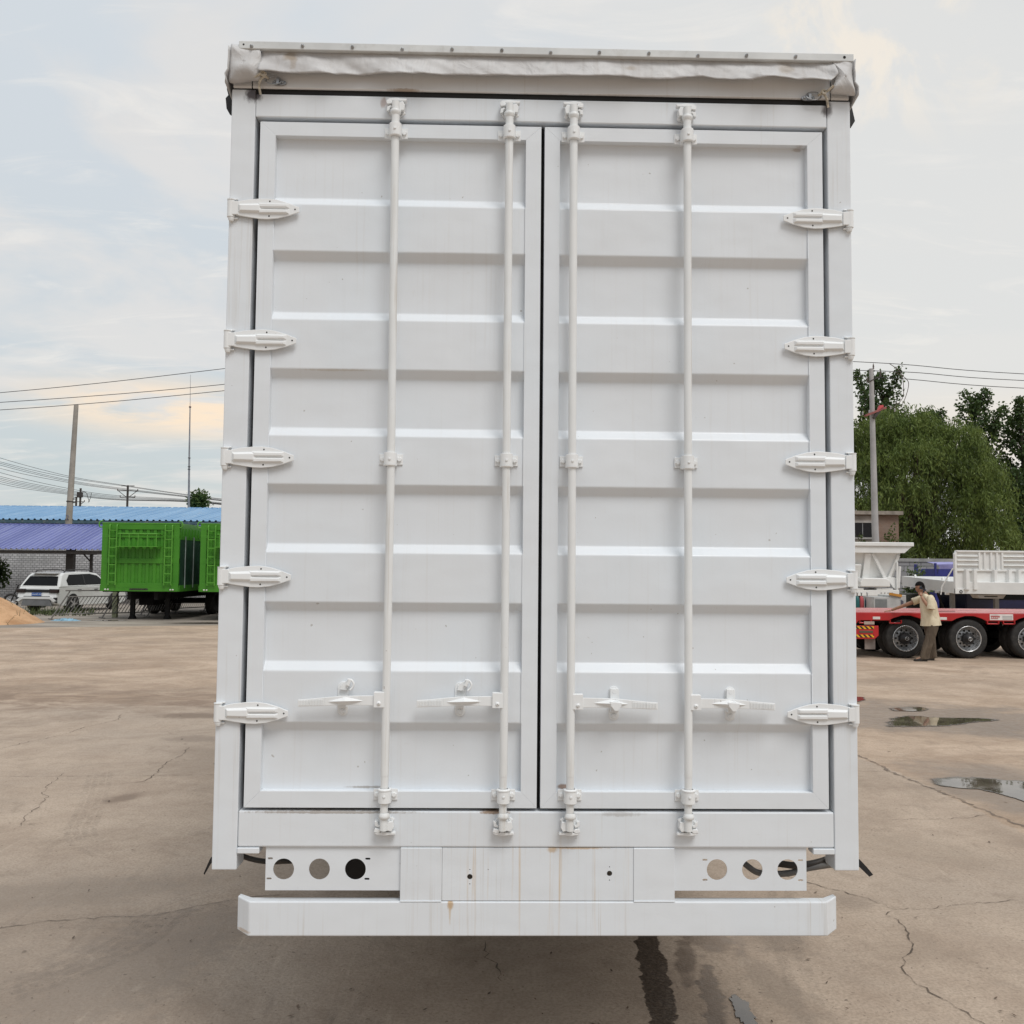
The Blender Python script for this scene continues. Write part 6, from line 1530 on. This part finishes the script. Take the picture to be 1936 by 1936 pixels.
# hands: palm plus five separate fingers
def hand(loc, fwd, out, curl, name='hand'):
    f = Vector(fwd).normalized(); o_ = Vector(out); o_ = (o_-f*o_.dot(f)).normalized(); n = f.cross(o_); W0 = Vector(loc)
    P = lambda a, b_, c: tuple(W0+f*a+o_*b_+n*c)
    J = [(P(0, 0, 0), .026), (P(.045, 0, 0), (.034, .018)), (P(.085, 0, 0), (.036, .016))]; E_ = [(0, 1), (1, 2)]
    for k, (b_, L) in enumerate(((-.030, .060), (-.010, .074), (.010, .078), (.030, .070))):
        i = len(J); J += [(P(.085, b_, 0), .0095), (P(.085+L*.45, b_*1.15, curl*.012), .0092), (P(.085+L*.80, b_*1.2, curl*.034), .0085), (P(.085+L*(1-.2*curl), b_*1.2, curl*.055), .0070)]
        E_ += [(2, i), (i, i+1), (i+1, i+2), (i+2, i+3)]
    i = len(J); J += [(P(.030, .040, curl*.010), .011), (P(.062, .060, curl*.020), .0105), (P(.088, .062, curl*.034), .0085)]; E_ += [(1, i), (i, i+1), (i+1, i+2)]
    return skin_mesh(name, SKIN, body, J, E_, 2)
hand((-.215, -.135, 1.43), (-.02, .25, 1), (-1, 0, 0), .9)
hand((-.62, .52, 1.085), (-.80, .45, -.12), (.3, .9, .1), .25)
# clothes follow the body: lofted rings (centre, half depth along x, half width along y), creased a little
def loft(name, mat, rings, parent, n=36, crease=.008, cap=False, axis=None):
    vs = []; fs = []
    for i, (c, rx, ry, tilt) in enumerate(rings):
        for k in range(n):
            a = 2*PI*k/n; cx, sx = math.cos(a), math.sin(a)
            q = abs(cx)**.85*math.copysign(1, cx), abs(sx)**.85*math.copysign(1, sx)
            x, y = q[0]*rx, q[1]*ry; z = tilt*x
            w = crease*mnoise.noise(Vector((c[0]*9+x*14, c[1]*9+y*14, c[2]*16)))*2
            vs.append((c[0]+x*(1+w/rx), c[1]+y*(1+w/ry), c[2]+z))
    m = len(rings)
    for i in range(m-1):
        for k in range(n): fs.append((i*n+k, i*n+(k+1) % n, (i+1)*n+(k+1) % n, (i+1)*n+k))
    if cap: fs.append(tuple(range((m-1)*n, m*n)))
    mb = MB(); mb.add(vs, fs, 0, True); o = mb.build(name, mat, parent)
    sd = o.modifiers.new('sub', 'SUBSURF'); sd.levels = 1; sd.render_levels = 1
    return o
def sleeve(pts, rad, mb, n=20):
    P = spline(pts, 5); m = len(P); rs = [rad[0]+(rad[-1]-rad[0])*i/(m-1) for i in range(m)]
    rs = [r*(1+.10*mnoise.noise(P[i]*26)) for i, r in enumerate(rs)]; mb.tube(P, rs, n, caps=False)
rg = [((.055, 0, .785), .205, .195, .07), ((.052, 0, .86), .200, .190, .05), ((.040, 0, .98), .188, .182, 0), ((.022, 0, 1.10), .178, .180, 0), ((.005, 0, 1.22), .172, .190, 0), ((-.012, 0, 1.32), .158, .205, 0), ((-.030, 0, 1.39), .135, .200, -.1), ((-.048, 0, 1.432), .105, .150, -.2), ((-.066, 0, 1.462), .078, .092, -.25), ((-.078, 0, 1.485), .066, .066, -.3)]
sh = loft('shirt', SHIRT, rg, body, crease=.010)
for nm, pts, rad in (('sleeve', [(-.03, -.150, 1.405), (-.035, -.205, 1.36), (-.048, -.238, 1.25), (-.056, -.250, 1.155)], (.078, .092)), ('sleeve', [(-.03, .150, 1.405), (-.07, .195, 1.375), (-.18, .222, 1.325), (-.25, .240, 1.295)], (.075, .082))):
    mb = MB(); sleeve(pts, rad, mb); o = mb.build(nm, SHIRT, sh)
tp = loft('trousers', TROUS, [((.06, 0, .68), .120, .170, 0), ((.06, 0, .76), .145, .180, 0), ((.055, 0, .86), .150, .172, 0), ((.05, 0, .95), .140, .160, 0)], body, crease=.006)
loft('trouser_leg', TROUS, [((-.155, -.12, .055), .105, .078, .1), ((-.150, -.12, .10), .104, .080, 0), ((-.115, -.12, .25), .100, .082, 0), ((-.045, -.115, .46), .104, .086, 0), ((.015, -.105, .64), .112, .092, 0), ((.05, -.095, .80), .125, .095, 0)], tp, 26, .012)
loft('trouser_leg', TROUS, [((.125, .10, .050), .102, .076, .1), ((.122, .10, .10), .100, .078, 0), ((.108, .10, .25), .096, .080, 0), ((.088, .10, .46), .102, .086, 0), ((.070, .10, .64), .112, .092, 0), ((.06, .095, .80), .125, .095, 0)], tp, 26, .012)
for x, y, rz in ((-.24, -.12, 0), (.02, .10, 0)):
    mb = MB(); k0 = 0
    pf = [(.13, .0), (.135, .05), (.10, .085), (.02, .085), (-.07, .06), (-.13, .045), (-.155, .02), (-.15, 0)]
    mb.prism(pf, -.045, .045); mb.shift((x, y, .0)); mb.build('shoe', SHOE, body, .016, segs=3)
ph = MB(); ph.box(-.036, .036, -.005, .005, -.075, .075)
po = ph.build('phone', plain('dark_phone_case', (.015, .02, .028), .2), None, .004, loc=(MX-.185, MY-.105, 1.585))
po.rotation_euler = (R(-8), R(-30), R(10)); tag(po, 'dark phone held to the ear of the man by the red trailer', 'phone')
